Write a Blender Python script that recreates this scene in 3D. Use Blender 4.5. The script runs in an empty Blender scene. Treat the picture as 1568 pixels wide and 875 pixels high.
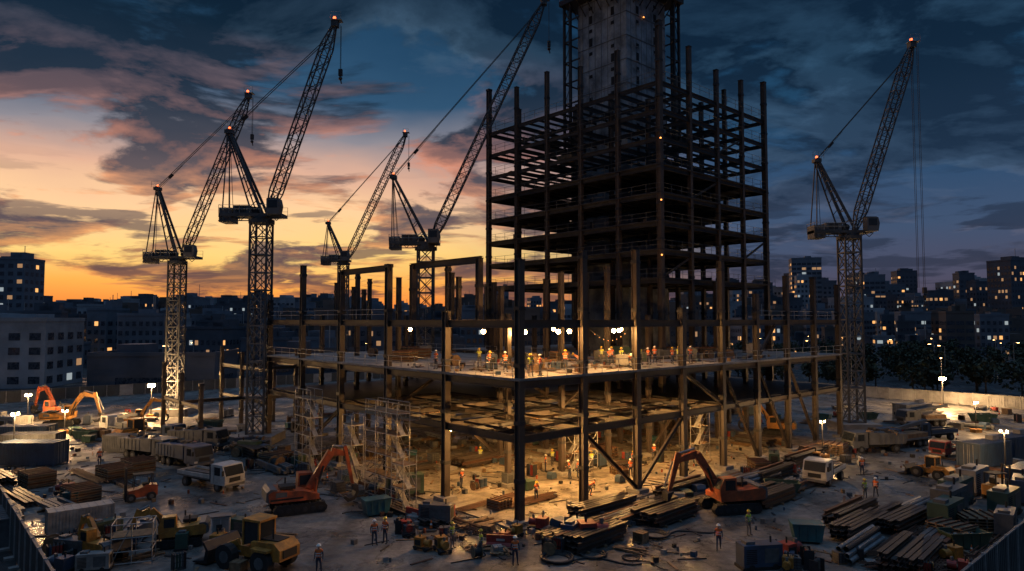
import bpy, math, random
from mathutils import Vector, Matrix
import bmesh
R=random.Random(11)
def lin(c): 
    return tuple(((x/255)/12.92 if x/255<=.04045 else ((x/255+.055)/1.055)**2.4) for x in c)
sc=bpy.context.scene
col=sc.collection

# ---------------------------------------------------------------- materials
MATS={}
def mat(name,c=(.1,.1,.1),rough=.6,metal=0.,var=.35,scale=1.5,emis=None,es=0,bump=0.,dirt=0.):
    if name in MATS: return MATS[name]
    m=bpy.data.materials.new(name); m.use_nodes=True; nt=m.node_tree; b=nt.nodes['Principled BSDF']
    b.inputs['Roughness'].default_value=rough; b.inputs['Metallic'].default_value=metal
    if emis:
        b.inputs['Base Color'].default_value=(*c,1)
        b.inputs['Emission Color'].default_value=(*emis,1); b.inputs['Emission Strength'].default_value=es
    else:
        tc=nt.nodes.new('ShaderNodeTexCoord'); n=nt.nodes.new('ShaderNodeTexNoise')
        n.inputs['Scale'].default_value=scale; n.inputs['Detail'].default_value=6; n.inputs['Roughness'].default_value=.65
        nt.links.new(tc.outputs['Object'],n.inputs['Vector'])
        r=nt.nodes.new('ShaderNodeValToRGB'); e=r.color_ramp.elements
        lo=tuple(x*(1-var) for x in c); hi=tuple(min(1,x*(1+var)) for x in c)
        e[0].position=.32; e[0].color=(*lo,1); e[1].position=.68; e[1].color=(*hi,1)
        if dirt:
            k=e.new(.42); k.color=(.06*dirt+c[0]*(1-dirt),.045*dirt+c[1]*(1-dirt),.03*dirt+c[2]*(1-dirt),1)
        nt.links.new(n.outputs['Fac'],r.inputs['Fac']); nt.links.new(r.outputs['Color'],b.inputs['Base Color'])
        mr=nt.nodes.new('ShaderNodeMapRange'); mr.inputs['To Min'].default_value=max(.05,rough-.15); mr.inputs['To Max'].default_value=min(1,rough+.2)
        nt.links.new(n.outputs['Fac'],mr.inputs['Value']); nt.links.new(mr.outputs['Result'],b.inputs['Roughness'])
        if bump:
            bp=nt.nodes.new('ShaderNodeBump'); bp.inputs['Strength'].default_value=bump; bp.inputs['Distance'].default_value=.05
            nt.links.new(n.outputs['Fac'],bp.inputs['Height']); nt.links.new(bp.outputs['Normal'],b.inputs['Normal'])
    MATS[name]=m; return m
steel=mat('primer_steel',(.052,.040,.035),.55,.15,.5,.8,dirt=.35)
steel_d=mat('dark_steel',(.032,.032,.036),.55,.3,.5,1)
galv=mat('galvanised_tube',(.36,.36,.35),.45,.4,.3,3)
crane_m=mat('crane_grey_paint',(.06,.065,.07),.5,.1,.4,1)
crane_w=mat('crane_light_paint',(.12,.125,.13),.5,.1,.4,1)
conc=mat('concrete',(.24,.23,.215),.85,0,.35,.35,bump=.3)
slabm=mat('deck_concrete',(.24,.23,.215),.8,0,.5,.6,bump=.3)
corem=mat('core_concrete',(.24,.27,.30),.85,0,.55,.45,bump=.3)
black=mat('black_rubber',(.02,.02,.02),.8)
glass=mat('dark_glass',(.02,.025,.03),.1,.0,.2)
orange=mat('orange_machine_paint',(.40,.08,.022),.45,0,.4,1.2,dirt=.5)
yellow=mat('yellow_machine_paint',(.48,.21,.03),.45,0,.4,1.2,dirt=.5)
white=mat('white_paint',(.46,.46,.44),.45,0,.2,1.2,dirt=.25)
offw=mat('offwhite_sheet',(.28,.28,.27),.6,0,.3,.8,dirt=.3)
blue=mat('blue_paint',(.03,.06,.11),.5,0,.35,.8,dirt=.2)
teal=mat('teal_paint',(.02,.11,.13),.5,0,.3,1,dirt=.3)
red=mat('red_paint',(.30,.028,.02),.5,0,.3,1.5,dirt=.3)
greenm=mat('green_paint',(.04,.08,.06),.5,0,.3,1)
grey=mat('grey_paint',(.10,.105,.11),.55,0,.4,1)
wood=mat('timber',(.19,.12,.065),.8,0,.5,2.5)
tarp=mat('tarpaulin',(.04,.07,.11),.6,0,.3,2)
bmetal=mat('bright_steel',(.26,.27,.28),.4,.6,.4,1.5)
rustm=mat('rusty_rebar',(.11,.055,.035),.75,.2,.5,2)
hoard=mat('hoarding_panel',(.08,.09,.09),.6,0,.35,.4,dirt=.3)
hoardl=mat('light_barrier_panel',(.34,.34,.33),.6,0,.3,.4,dirt=.2)
cable=mat('cable_black',(.03,.03,.03),.6)
warm=mat('warm_bulb',(1,.8,.5),emis=(1,.58,.2),es=90)
flood=mat('flood_lamp_face',(1,.9,.7),emis=(1,.66,.3),es=120)
redl=mat('aviation_light_red',(1,.3,.1),emis=(1,.14,.04),es=4)
amb=mat('amber_lamp',(1,.5,.2),emis=(1,.34,.07),es=3)
tubem=mat('fluorescent_tube',(1,.9,.7),emis=(1,.78,.42),es=22)
lit_w=mat('lit_window_warm',(.5,.4,.2),emis=(1,.45,.13),es=1.25)
lit_w2=mat('lit_window_dim',(.4,.3,.2),emis=(1,.52,.22),es=.38)
lit_c=mat('lit_window_cool',(.4,.4,.4),emis=(.75,.85,.85),es=.4)
wglass=mat('facade_glass',(.03,.045,.065),.25)
skin=mat('skin',(.42,.24,.16),.6,0,.08,4)
hair=mat('hair',(.03,.02,.015),.7)
pants=mat('navy_workwear',(.035,.045,.075),.8,0,.3,4)
pants2=mat('grey_workwear',(.12,.12,.12),.8,0,.3,4)
v_or=mat('orange_hivis',(.75,.15,.02),.6,0,.12,4)
v_ye=mat('yellow_hivis',(.5,.57,.04),.6,0,.12,4)
refl=mat('reflective_tape',(.7,.7,.68),.3)
h_w=mat('helmet_white',(.75,.75,.72),.3,0,.05)
h_y=mat('helmet_yellow',(.75,.5,.04),.3,0,.05)

# ---------------------------------------------------------------- mesh builder
class MB:
    def __init__(s): s.v=[];s.f=[];s.m=[];s.mats=[]
    def mi(s,m):
        if m not in s.mats: s.mats.append(m)
        return s.mats.index(m)
    def hexa(s,p,m):
        n=len(s.v); s.v+= [tuple(q) for q in p]; k=s.mi(m)
        for f in ((3,2,1,0),(4,5,6,7),(0,1,5,4),(1,2,6,5),(2,3,7,6),(3,0,4,7)):
            s.f.append(tuple(n+i for i in f)); s.m.append(k)
    def box(s,c,sz,m,rz=0,ry=0):
        hx,hy,hz=sz[0]/2,sz[1]/2,sz[2]/2; c=Vector(c)
        M=Matrix.Rotation(rz,3,'Z')@Matrix.Rotation(ry,3,'Y')
        s.hexa([c+M@Vector(q) for q in ((-hx,-hy,-hz),(hx,-hy,-hz),(hx,hy,-hz),(-hx,hy,-hz),(-hx,-hy,hz),(hx,-hy,hz),(hx,hy,hz),(-hx,hy,hz))],m)
    def b0(s,x0,x1,y0,y1,z0,z1,m): s.box(((x0+x1)/2,(y0+y1)/2,(z0+z1)/2),(abs(x1-x0),abs(y1-y0),abs(z1-z0)),m)
    def frame(s,a,b):
        a=Vector(a);b=Vector(b);d=(b-a).normalized(); up=Vector((0,0,1)) if abs(d.z)<.97 else Vector((0,1,0))
        x=d.cross(up).normalized(); y=x.cross(d).normalized(); return a,b,x,y
    def stick(s,a,b,w,h,m,w2=None,h2=None):
        a,b,x,y=s.frame(a,b); w/=2;h/=2; w2=w if w2 is None else w2/2; h2=h if h2 is None else h2/2
        s.hexa([a-x*w-y*h,a+x*w-y*h,a+x*w+y*h,a-x*w+y*h,b-x*w2-y*h2,b+x*w2-y*h2,b+x*w2+y*h2,b-x*w2+y*h2],m)
    def ibeam(s,a,b,w,h,m,tf=.05,tw=.04):
        a,b,x,y=s.frame(a,b)
        o=y*(h/2-tf/2); s.stick(a+o,b+o,w,tf,m); s.stick(a-o,b-o,w,tf,m); s.stick(a,b,tw,h-2*tf,m)
    def tube(s,a,b,r,m,n=8,r2=None,cap=True):
        a,b,x,y=s.frame(a,b); r2=r if r2 is None else r2; k=len(s.v); mm=s.mi(m)
        for c,rr in ((a,r),(b,r2)):
            for i in range(n):
                t=2*math.pi*i/n; s.v.append(tuple(c+x*rr*math.cos(t)+y*rr*math.sin(t)))
        for i in range(n):
            j=(i+1)%n; s.f.append((k+i,k+j,k+n+j,k+n+i)); s.m.append(mm)
        if cap:
            s.f.append(tuple(k+i for i in range(n))[::-1]); s.f.append(tuple(k+n+i for i in range(n))); s.m+=[mm,mm]
    def path(s,pts,r,m,n=5):
        for a,b in zip(pts[:-1],pts[1:]): s.tube(a,b,r,m,n)
    def prism(s,prof,y0,y1,m):
        k=len(s.v); n=len(prof); mm=s.mi(m)
        s.v+=[(x,y0,z) for x,z in prof]+[(x,y1,z) for x,z in prof]
        s.f.append(tuple(range(k,k+n))); s.f.append(tuple(range(k+2*n-1,k+n-1,-1))); s.m+=[mm,mm]
        for i in range(n):
            j=(i+1)%n; s.f.append((k+i,k+j,k+n+j,k+n+i)); s.m.append(mm)
    def quad(s,p,m):
        k=len(s.v); s.v+=[tuple(q) for q in p]; s.f.append(tuple(range(k,k+len(p)))); s.m.append(s.mi(m))
    def dome(s,c,r,m,n=10,rings=4,sz=1.,full=False):
        c=Vector(c); k=len(s.v); mm=s.mi(m); lo=-math.pi/2 if full else 0
        for i in range(rings+1):
            ph=lo+(math.pi/2-lo)*i/rings; 
            for j in range(n):
                t=2*math.pi*j/n; rr=max(r*math.cos(ph),.001); s.v.append((c.x+rr*math.cos(t),c.y+rr*math.sin(t),c.z+r*sz*math.sin(ph)))
        for i in range(rings):
            for j in range(n):
                j2=(j+1)%n; s.f.append((k+i*n+j,k+i*n+j2,k+(i+1)*n+j2,k+(i+1)*n+j)); s.m.append(mm)
    def mesh(s,name,fix=True):
        me=bpy.data.meshes.new(name); me.from_pydata(s.v,[],s.f)
        for m in s.mats: me.materials.append(m)
        me.polygons.foreach_set('material_index',s.m); 
        if fix:
            bm=bmesh.new(); bm.from_mesh(me); bmesh.ops.recalc_face_normals(bm,faces=bm.faces); bm.to_mesh(me); bm.free()
        me.update(); return me
    def obj(s,name,loc=(0,0,0),rz=0,parent=None,fix=True,bev=0):
        o=put(s.mesh(name,fix),name,loc,rz,parent)
        if bev:
            b=o.modifiers.new('Bevel','BEVEL'); b.width=bev; b.segments=2; b.limit_method='ANGLE'
        return o
def put(me,name,loc=(0,0,0),rz=0,parent=None,scale=1):
    o=bpy.data.objects.new(name,me); col.objects.link(o); o.location=loc; o.rotation_euler=(0,0,rz); o.scale=(scale,)*3
    if parent: o.parent=parent
    return o
def empty(name,loc=(0,0,0),rz=0):
    return put(None,name,loc,rz)
def light(name,loc,e,c=(1,.55,.2),r=.12,parent=None,kind='POINT'):
    l=bpy.data.lights.new(name,kind); l.energy=e; l.color=c; l.shadow_soft_size=r
    o=bpy.data.objects.new(name,l); col.objects.link(o); o.location=loc
    if parent: o.parent=parent
    return o
D2=math.radians

# ---------------------------------------------------------------- world sky
w=bpy.data.worlds.new("World"); sc.world=w; w.use_nodes=True; nt=w.node_tree; nt.nodes.clear()
L=nt.links.new
def N(t): return nt.nodes.new(t)
def setin(s,v):
    if isinstance(v,(int,float)): s.default_value=v
    else: L(v,s)
def mth(op,a,b=0,c=0,clamp=False):
    n=N('ShaderNodeMath'); n.operation=op; n.use_clamp=clamp
    for i,q in enumerate((a,b,c)): setin(n.inputs[i],q)
    return n.outputs[0]
def mrange(v,a,b,c=0.,d=1.,smooth=True):
    n=N('ShaderNodeMapRange'); n.interpolation_type='SMOOTHSTEP' if smooth else 'LINEAR'
    setin(n.inputs[0],v); 
    for i,q in enumerate((a,b,c,d)): n.inputs[i+1].default_value=q
    return n.outputs[0]
def comb(x,y,z):
    n=N('ShaderNodeCombineXYZ'); 
    for i,q in enumerate((x,y,z)): setin(n.inputs[i],q)
    return n.outputs[0]
def noise(vec,scale,detail=8,rough=.55,dist=0.):
    n=N('ShaderNodeTexNoise'); L(vec,n.inputs['Vector']); n.inputs['Scale'].default_value=scale; n.inputs['Detail'].default_value=detail
    n.inputs['Roughness'].default_value=rough; n.inputs['Distortion'].default_value=dist; return n.outputs['Fac']
def ramp(v,stops):
    n=N('ShaderNodeValToRGB'); L(v,n.inputs[0]); e=n.color_ramp.elements
    e[0].position=stops[0][0]; e[0].color=(*lin(stops[0][1]),1); e[1].position=stops[-1][0]; e[1].color=(*lin(stops[-1][1]),1)
    for p,c in stops[1:-1]: k=e.new(p); k.color=(*lin(c),1)
    return n.outputs[0]
def mixc(f,a,b,mode='MIX'):
    n=N('ShaderNodeMix'); n.data_type='RGBA'; n.blend_type=mode; setin(n.inputs[0],f); L(a,n.inputs[6]); L(b,n.inputs[7]); return n.outputs[2]
tc=N('ShaderNodeTexCoord'); sp=N('ShaderNodeSeparateXYZ'); L(tc.outputs['Generated'],sp.inputs[0]); x,y,z=sp.outputs
sunaz=D2(-31)
cs=mth('ADD',mth('MULTIPLY',x,math.sin(sunaz)),mth('MULTIPLY',y,math.cos(sunaz)))
zc=mth('MAXIMUM',z,0.)
wob=noise(comb(mth('MULTIPLY',x,3.),mth('MULTIPLY',y,3.),mth('MULTIPLY',z,9.)),1.,4,.5)
zw=mth('ADD',zc,mth('MULTIPLY',mth('SUBTRACT',wob,.5),mrange(zc,.02,.2,.02,.12)))
zw=mth('MAXIMUM',zw,0.)
az=mrange(cs,.64,.95)
top=(142,178,222)  # unseen zenith above the frame, brightened to add ambient fill light
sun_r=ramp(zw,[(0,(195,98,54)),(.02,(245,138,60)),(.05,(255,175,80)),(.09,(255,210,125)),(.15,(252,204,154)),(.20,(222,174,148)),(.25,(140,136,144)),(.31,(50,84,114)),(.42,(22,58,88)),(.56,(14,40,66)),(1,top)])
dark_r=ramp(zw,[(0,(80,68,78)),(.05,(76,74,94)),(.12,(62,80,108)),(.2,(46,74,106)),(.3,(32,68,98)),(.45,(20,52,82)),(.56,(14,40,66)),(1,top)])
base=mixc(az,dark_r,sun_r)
den=mth('ADD',zc,.16)
px_=mth('DIVIDE',x,den); py_=mth('DIVIDE',y,den)
ox,oy=3.3,1.2
pv=comb(mth('ADD',px_,ox),mth('ADD',mth('MULTIPLY',py_,1.25),oy),1.7)
pv2=comb(mth('ADD',px_,ox+.13*math.sin(sunaz)),mth('ADD',mth('MULTIPLY',py_,1.25),oy+.16*math.cos(sunaz)),1.7)
n1=noise(pv,1.5,10,.58,.35); n1b=noise(pv2,1.5,10,.58,.35)
thr=mth('SUBTRACT',n1,mth('SUBTRACT',mrange(zc,.1,.3,.025,-.03),mrange(zc,.30,.45,0,.05)))
m1=mrange(thr,.465,.55)
edge=mth('ADD',mth('MULTIPLY',mth('SUBTRACT',n1,n1b),8.),.18,clamp=True)
thin=mrange(thr,.64,.47)
litf=mth('MULTIPLY',edge,mth('ADD',mth('MULTIPLY',thin,.7),.3),clamp=True)
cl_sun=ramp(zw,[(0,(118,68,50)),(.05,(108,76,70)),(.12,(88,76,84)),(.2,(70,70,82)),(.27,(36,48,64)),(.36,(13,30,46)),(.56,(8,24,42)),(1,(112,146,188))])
cl_dark=ramp(zw,[(0,(56,52,66)),(.1,(42,52,72)),(.2,(28,45,66)),(.35,(15,33,52)),(.56,(8,24,42)),(1,(112,146,188))])  # last stop of both cloud ramps is brightened for the same overhead fill
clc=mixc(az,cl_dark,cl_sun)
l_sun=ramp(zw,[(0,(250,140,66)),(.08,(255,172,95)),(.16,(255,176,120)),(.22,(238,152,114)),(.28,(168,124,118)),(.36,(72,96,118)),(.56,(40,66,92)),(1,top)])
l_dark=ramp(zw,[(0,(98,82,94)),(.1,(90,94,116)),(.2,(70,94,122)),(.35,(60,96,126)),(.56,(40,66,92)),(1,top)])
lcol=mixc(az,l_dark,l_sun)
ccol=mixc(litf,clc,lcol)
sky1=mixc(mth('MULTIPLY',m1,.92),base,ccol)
n2=noise(comb(px_,py_,7.),3.2,8,.6,.3)
m2=mth('MULTIPLY',mth('MULTIPLY',mrange(n2,.57,.72),.4),mrange(zc,.06,.14))
sky2=mixc(m2,sky1,lcol)
n3=noise(comb(mth('MULTIPLY',x,7.),mth('MULTIPLY',y,3.),mth('MULTIPLY',z,40.)),1.,6,.55,.2)
m3=mth('MULTIPLY',mth('MULTIPLY',mrange(n3,.52,.59),mrange(zc,.012,.03)),mrange(zc,.22,.12))
sky3=mixc(mth('MULTIPLY',m3,.78),sky2,clc)
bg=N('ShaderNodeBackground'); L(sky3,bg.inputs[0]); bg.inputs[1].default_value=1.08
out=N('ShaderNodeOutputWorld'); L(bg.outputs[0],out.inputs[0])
sl=bpy.data.lights.new('sun','SUN'); sl.energy=.22; sl.angle=D2(18); sl.color=(1,.55,.3)
so=bpy.data.objects.new('sun',sl); col.objects.link(so)
sd=Vector((math.sin(sunaz)*math.cos(D2(7)),math.cos(sunaz)*math.cos(D2(7)),math.sin(D2(7)))); so.rotation_euler=sd.to_track_quat('Z','Y').to_euler()

# ---------------------------------------------------------------- ground
def ground_mat(name,c1,c2,c3,sc1,tracks=True):
    m=bpy.data.materials.new(name); m.use_nodes=True; t=m.node_tree; b=t.nodes['Principled BSDF']; l=t.links.new
    tc=t.nodes.new('ShaderNodeTexCoord')
    def nz(s,d,r,di=0.,src=None):
        n=t.nodes.new('ShaderNodeTexNoise'); l(src or tc.outputs['Object'],n.inputs['Vector']); n.inputs['Scale'].default_value=s; n.inputs['Detail'].default_value=d; n.inputs['Roughness'].default_value=r; n.inputs['Distortion'].default_value=di; return n
    def mr_(src,a,b_,c,d):
        q=t.nodes.new('ShaderNodeMapRange'); l(src,q.inputs[0]); 
        for i,v in enumerate((a,b_,c,d)): q.inputs[i+1].default_value=v
        return q.outputs[0]
    def mul(a,b_):
        q=t.nodes.new('ShaderNodeMath'); q.operation='MULTIPLY'; l(a,q.inputs[0]); l(b_,q.inputs[1]); return q.outputs[0]
    a=nz(sc1,9,.68,.9); r=t.nodes.new('ShaderNodeValToRGB'); e=r.color_ramp.elements; e[0].position=.35; e[0].color=(*c1,1); e[1].position=.66; e[1].color=(*c3,1); k=e.new(.5); k.color=(*c2,1)
    l(a.outputs['Fac'],r.inputs[0])
    fine=mr_(nz(1.3,7,.7,.4).outputs['Fac'],.35,.65,.6,1.3)
    vo=t.nodes.new('ShaderNodeTexVoronoi'); vo.feature='DISTANCE_TO_EDGE'; vo.inputs['Scale'].default_value=.13
    n4=nz(.35,5,.6); 
    sc_=t.nodes.new('ShaderNodeVectorMath'); sc_.operation='SCALE'; l(n4.outputs['Color'],sc_.inputs[0]); sc_.inputs['Scale'].default_value=4.
    ad=t.nodes.new('ShaderNodeVectorMath'); ad.operation='ADD'; l(tc.outputs['Object'],ad.inputs[0]); l(sc_.outputs[0],ad.inputs[1]); l(ad.outputs[0],vo.inputs['Vector'])
    cr=mr_(vo.outputs['Distance'],0,.014,.3,1.)
    f=mul(fine,cr)
    if tracks:
        wv=t.nodes.new('ShaderNodeTexWave'); wv.wave_type='BANDS'; wv.inputs['Scale'].default_value=.045; wv.inputs['Distortion'].default_value=9; wv.inputs['Detail'].default_value=3; wv.inputs['Detail Scale'].default_value=.35
        l(tc.outputs['Object'],wv.inputs['Vector']); f=mul(f,mr_(wv.outputs['Fac'],0,.22,.6,1.))
    mx=t.nodes.new('ShaderNodeMix'); mx.data_type='RGBA'; mx.blend_type='MULTIPLY'; mx.inputs[0].default_value=1; l(r.outputs[0],mx.inputs[6]); l(f,mx.inputs[7]); l(mx.outputs[2],b.inputs['Base Color'])
    l(mr_(nz(.16,6,.6).outputs['Fac'],.40,.56,.25,.9),b.inputs['Roughness'])
    g=nz(2.2,9,.72); bp=t.nodes.new('ShaderNodeBump'); bp.inputs['Strength'].default_value=.6; bp.inputs['Distance'].default_value=.08; l(g.outputs['Fac'],bp.inputs['Height']); l(bp.outputs[0],b.inputs['Normal'])
    return m
gm=ground_mat('city_ground',(.02,.021,.022),(.04,.04,.04),(.07,.07,.068),.02,False)
ym=ground_mat('yard_concrete',(.065,.064,.062),(.155,.148,.136),(.25,.235,.21),.11)
fm=ground_mat('ground_floor_concrete',(.09,.075,.06),(.23,.20,.16),(.38,.33,.26),.3,False)
g=MB(); g.quad([(-3000,-1500,0),(3000,-1500,0),(3000,4000,0),(-3000,4000,0)],gm); g.obj('ground')
U=Vector((math.cos(D2(42)),math.sin(D2(42)),0)); V=Vector((-U.y,U.x,0)); O0=Vector((0,15,0))-U*3.6; OB=Vector((.6,54,0))
def W(u,v,z=0): return OB+U*u+V*v+Vector((0,0,z))
g=MB(); c0=O0; c1=O0+U*143; c2=c1+V*152; c3=O0+V*152
g.quad([(*q.xy,.004) for q in (c0,c1,c2,c3)],ym); g.obj('yard_pavement')

# ---------------------------------------------------------------- building frame
RZ=D2(42)
bld=empty('steel_frame_building',OB,RZ)
NU,BU,NV,BV=8,7.4,5,9.7
UE,VE=NU*BU,NV*BV
TU0,TV0,TB=33.3,10.4,6.6; TU1,TV1=TU0+4*TB,TV0+5*TB
def intower(u,v,e=.5): return TU0-e<u<TU1+e and TV0-e<v<TV1+e
cm=MB(); fl=MB()
def column(m,u,v,z0,z1,s=.7):
    t=s*.12
    m.b0(u-s/2,u+s/2,v-s/2,v-s/2+t,z0,z1,steel); m.b0(u-s/2,u+s/2,v+s/2-t,v+s/2,z0,z1,steel); m.b0(u-s*.3,u+s*.3,v-s/2+t,v+s/2-t,z0,z1,steel)
    zz=z0+3.5
    while zz<z1:
        m.box((u,v,zz),(s+.1,s+.1,.3),steel_d); zz+=4.5
    m.box((u,v,z1-.04),(s+.08,s+.08,.08),steel_d)
tops={(0,0):20.8,(0,1):16.8,(0,2):21.6,(0,3):21.3,(0,4):22.6,(0,5):18.6,(1,0):22,(2,0):22.6,(3,0):17.2,(4,0):22.3,(5,0):19,(6,0):21.4,(7,0):21.5,(8,0):20.8}
for i in range(NU+1):
    for j in range(NV+1):
        u,v=i*BU,j*BV
        if intower(u,v) : continue
        zt=tops.get((i,j),R.choice([16.6,16.6,19,21,22]))
        column(cm,u,v,-.1,zt,.58 if (i==0 or j==0) else .48)
        cm.box((u,v,.2),(1.5,1.5,.5),conc)
for lev,hh in ((6.9,.6),(11.15,.6),(16.0,.66)):
    for j in range(NV+1):
        for i in range(NU):
            a,b=(i*BU+.3,j*BV,lev-hh/2),((i+1)*BU-.3,j*BV,lev-hh/2)
            cm.ibeam(a,b,.36,hh,steel)
    for i in range(NU+1):
        for j in range(NV):
            cm.ibeam((i*BU,j*BV+.3,lev-hh/2-.01),(i*BU,(j+1)*BV-.3,lev-hh/2-.01),.34,hh-.02,steel)
    for i in range(NU):
        for j in range(NV):
            if lev>15 and R.random()<.35: continue
            for k in (1,2):
                vv=j*BV+k*BV/3
                cm.ibeam((i*BU+.2,vv,lev-.25),((i+1)*BU-.2,vv,lev-.25),.2,.38,steel_d)
            if lev<8:
                uu=i*BU+BU/2; cm.ibeam((uu,j*BV+.2,lev-.62),(uu,(j+1)*BV-.2,lev-.62),.16,.26,steel_d)
                for (p,q) in ((uu-1.8,0),(uu+1.8,0)): cm.ibeam((p,j*BV+.2,lev-.1),(p,(j+1)*BV-.2,lev-.1),.14,.2,steel_d)
def stub(u,v,z1,s=.6): column(cm,u,v,15.9,z1,s)
cm.ibeam((0,2*BV-.4,21.2),(0,3*BV+.4,21.2),.4,.6,steel)
stub(6.5,13,22.2,.56); stub(6.5,24.8,22.2,.56); cm.ibeam((6.5,12.6,22),(6.5,25.2,22),.4,.7,steel)
for u,v,zt in ((3,36,20.5),(4.5,34.5,20),(7,17,20.5),(7,18.2,21),(12,16,19.5),(9,40,20),(14.8,29,20.6),(22,24,20.8)): stub(u,v,zt,.44)
for (a,b) in (((BU*1,0,6.4),(BU*2,0,.4)),((BU*2,0,.4),(BU*3,0,6.4)),((BU*4,0,10.8),(BU*5,0,.4)),((BU*6,0,.4),(BU*5,0,10.8)),((BU*6,0,11),(BU*7,0,.4)),((BU*5,0,11.4),(BU*5.6,0,15.4)),((0,BV*4,.4),(0,BV*3,6.3)),((BU*4,BV,.4),(BU*5,BV,6.4)),((BU*3,BV,6.4),(BU*2,BV,.4)),((BU*1,BV*2,6.4),(BU*2,BV*2,.4)),((BU*2,BV,7),(BU*3,BV,10.8)),((BU,BV*2,10.8),(0.3,BV*2,7)),((BU*3,BV*2,7),(BU*2,BV*2,10.8)),((BU*4,0,7),(BU*3,0,10.8))):
    cm.ibeam(a,b,.26,.32,steel)
for u,v,zt in ((0,58,11.4),(0,66,12),(8,58,11.6),(8,66,11.4),(16,58,11.4),(16,66,11.4),(-8,58,9),(24,58,11.4),(-8,50,8),(-8,66,10)):
    column(cm,u,v,-.1,zt,.46)
for a,b in (((0,48.9,9.3),(0,66,9.3)),((8,48.9,9.3),(8,66,9.3)),((16,48.9,9.3),(16,66,9.3)),((0,58,9),(24,58,9)),((0,66,9),(16,66,9)),((0,58,4.8),(24,58,4.8)),((0,48.9,5),(0,66,5)),((-8,50,5),(-8,66,5)),((-8,58,5),(0,58,5))):
    cm.ibeam(a,b,.3,.45,steel)
cm.obj('steel_columns_and_beams',parent=bld)
def slab(u0,u1,v0,v1,z1,th,m=slabm): fl.b0(u0,u1,v0,v1,z1-th,z1,m)
fl.b0(-1.2,UE+1.5,-1.2,VE+1.5,-.2,.12,fm)
slab(-.4,UE+.35,-.4,BV*2-.01,11.4,.2); slab(-.4,BU*3,BV*2,VE+.35,11.4,.2); slab(BU*4,UE+.35,BV*2,VE+.35,11.4,.2)
slab(BU*2,BU*4,BV*2.02,VE,7.1,.18,steel_d); slab(.4,BU*2-.1,BV*3,VE,7.1,.18,steel_d); slab(BU*4+.1,UE,BV*.02,VE,7.1,.18,steel_d)
for k in range(16):
    uu=R.uniform(1,26); vv=R.uniform(1,24); fl.b0(uu,uu+R.uniform(1.5,4),vv,vv+R.uniform(.4,.9),6.93+k*.003,7.0+k*.004,R.choice([wood,steel_d,steel_d]))
fl.obj('floor_slabs',parent=bld)
gr=MB()
def rail(m,a,b,mt=galv,h=1.1,step=2.2,r=.03):
    a=Vector(a);b=Vector(b);n=max(1,int((b-a).length/step))
    for i in range(n+1):
        p=a.lerp(b,i/n); m.tube(p,p+Vector((0,0,h)),r,mt,5,cap=False)
    for k in (.5,1.): m.tube(a+Vector((0,0,h*k)),b+Vector((0,0,h*k)),r*.8,mt,5,cap=False)
rail(gr,(-.32,.5,11.4),(-.32,VE,11.4)); rail(gr,(.5,-.32,11.4),(UE,-.32,11.4))
rail(gr,(BU*3-.2,BV*2,11.4),(BU*3-.2,VE,11.4))
for a,b in (((0,BV*2,16.05),(0,VE,16.05)),((BU*5,0,16.05),(UE,0,16.05))): rail(gr,a,b,galv,1.,3)
gr.obj('guard_rails',parent=bld)
# tower
tm=MB(); tr_=MB()
levels=[21.1+3.55*k for k in range(8)]
for i in range(5):
    for j in range(6):
        u,v=TU0+i*TB,TV0+j*TB
        edge=i in(0,4) or j in(0,5)
        if i==2 and 2<=j<=3: continue
        zt=levels[-1]+(R.uniform(4.5,7.2) if edge else R.choice([.6,3,5.5]))
        if (i,j)==(0,0): zt=levels[-1]+7.6
        column(tm,u,v,0,zt,.66 if (i,j)in((0,0),(0,5),(4,0)) else .54)
for li,z0 in enumerate(levels):
    for j in range(6):
        for i in range(4): tm.ibeam((TU0+i*TB+.25,TV0+j*TB,z0-.25),(TU0+(i+1)*TB-.25,TV0+j*TB,z0-.25),.3,.56,steel_d)
    for i in range(5):
        for j in range(5): tm.ibeam((TU0+i*TB,TV0+j*TB+.25,z0-.26),(TU0+i*TB,TV0+(j+1)*TB-.25,z0-.26),.28,.54,steel_d)
    for i in range(4):
        for j in range(5):
            for k in (1,2):
                if li>=6 and R.random()<.25: continue
                vv=TV0+j*TB+k*TB/3; tm.ibeam((TU0+i*TB+.17,vv,z0-.2),(TU0+(i+1)*TB-.17,vv,z0-.2),.18,.32,steel_d)
            if li<5 and not(1<=i<=2 and 2<=j<=3):
                a=.02; tm.b0(TU0+i*TB-(.35 if i==0 else 0),TU0+(i+1)*TB-a+(.35 if i==3 else 0),TV0+j*TB-(.35 if j==0 else 0),TV0+(j+1)*TB-a+(.35 if j==4 else 0),z0+.01,z0+.16,steel_d)
            if R.random()<.4 and li<6:
                tm.box((TU0+(i+R.uniform(.2,.8))*TB,TV0+(j+R.uniform(.2,.8))*TB,z0+.5),(R.uniform(.8,2.5),R.uniform(.6,1.2),R.uniform(.4,1.1)),R.choice([grey,wood,steel_d,steel_d]),R.uniform(0,3))
    zz=z0+.1
    for a,b in (((TU0-.3,TV0-.3),(TU0-.3,TV1+.3)),((TU0-.3,TV0-.3),(TU1+.3,TV0-.3)),((TU1+.3,TV0-.3),(TU1+.3,TV1+.3)),((TU0-.3,TV1+.3),(TU1+.3,TV1+.3))): rail(tr_,(*a,zz),(*b,zz),grey,1.15,2.2,.03)
for (i,li) in ((0,0),(3,1),(1,3),(2,5)): tm.ibeam((TU0+i*TB,TV0,levels[li]),(TU0+(i+1)*TB,TV0,levels[li+1]-.5),.2,.24,steel)
tm.obj('tower_frame',parent=bld); tr_.obj('tower_guard_rails',parent=bld)
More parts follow.
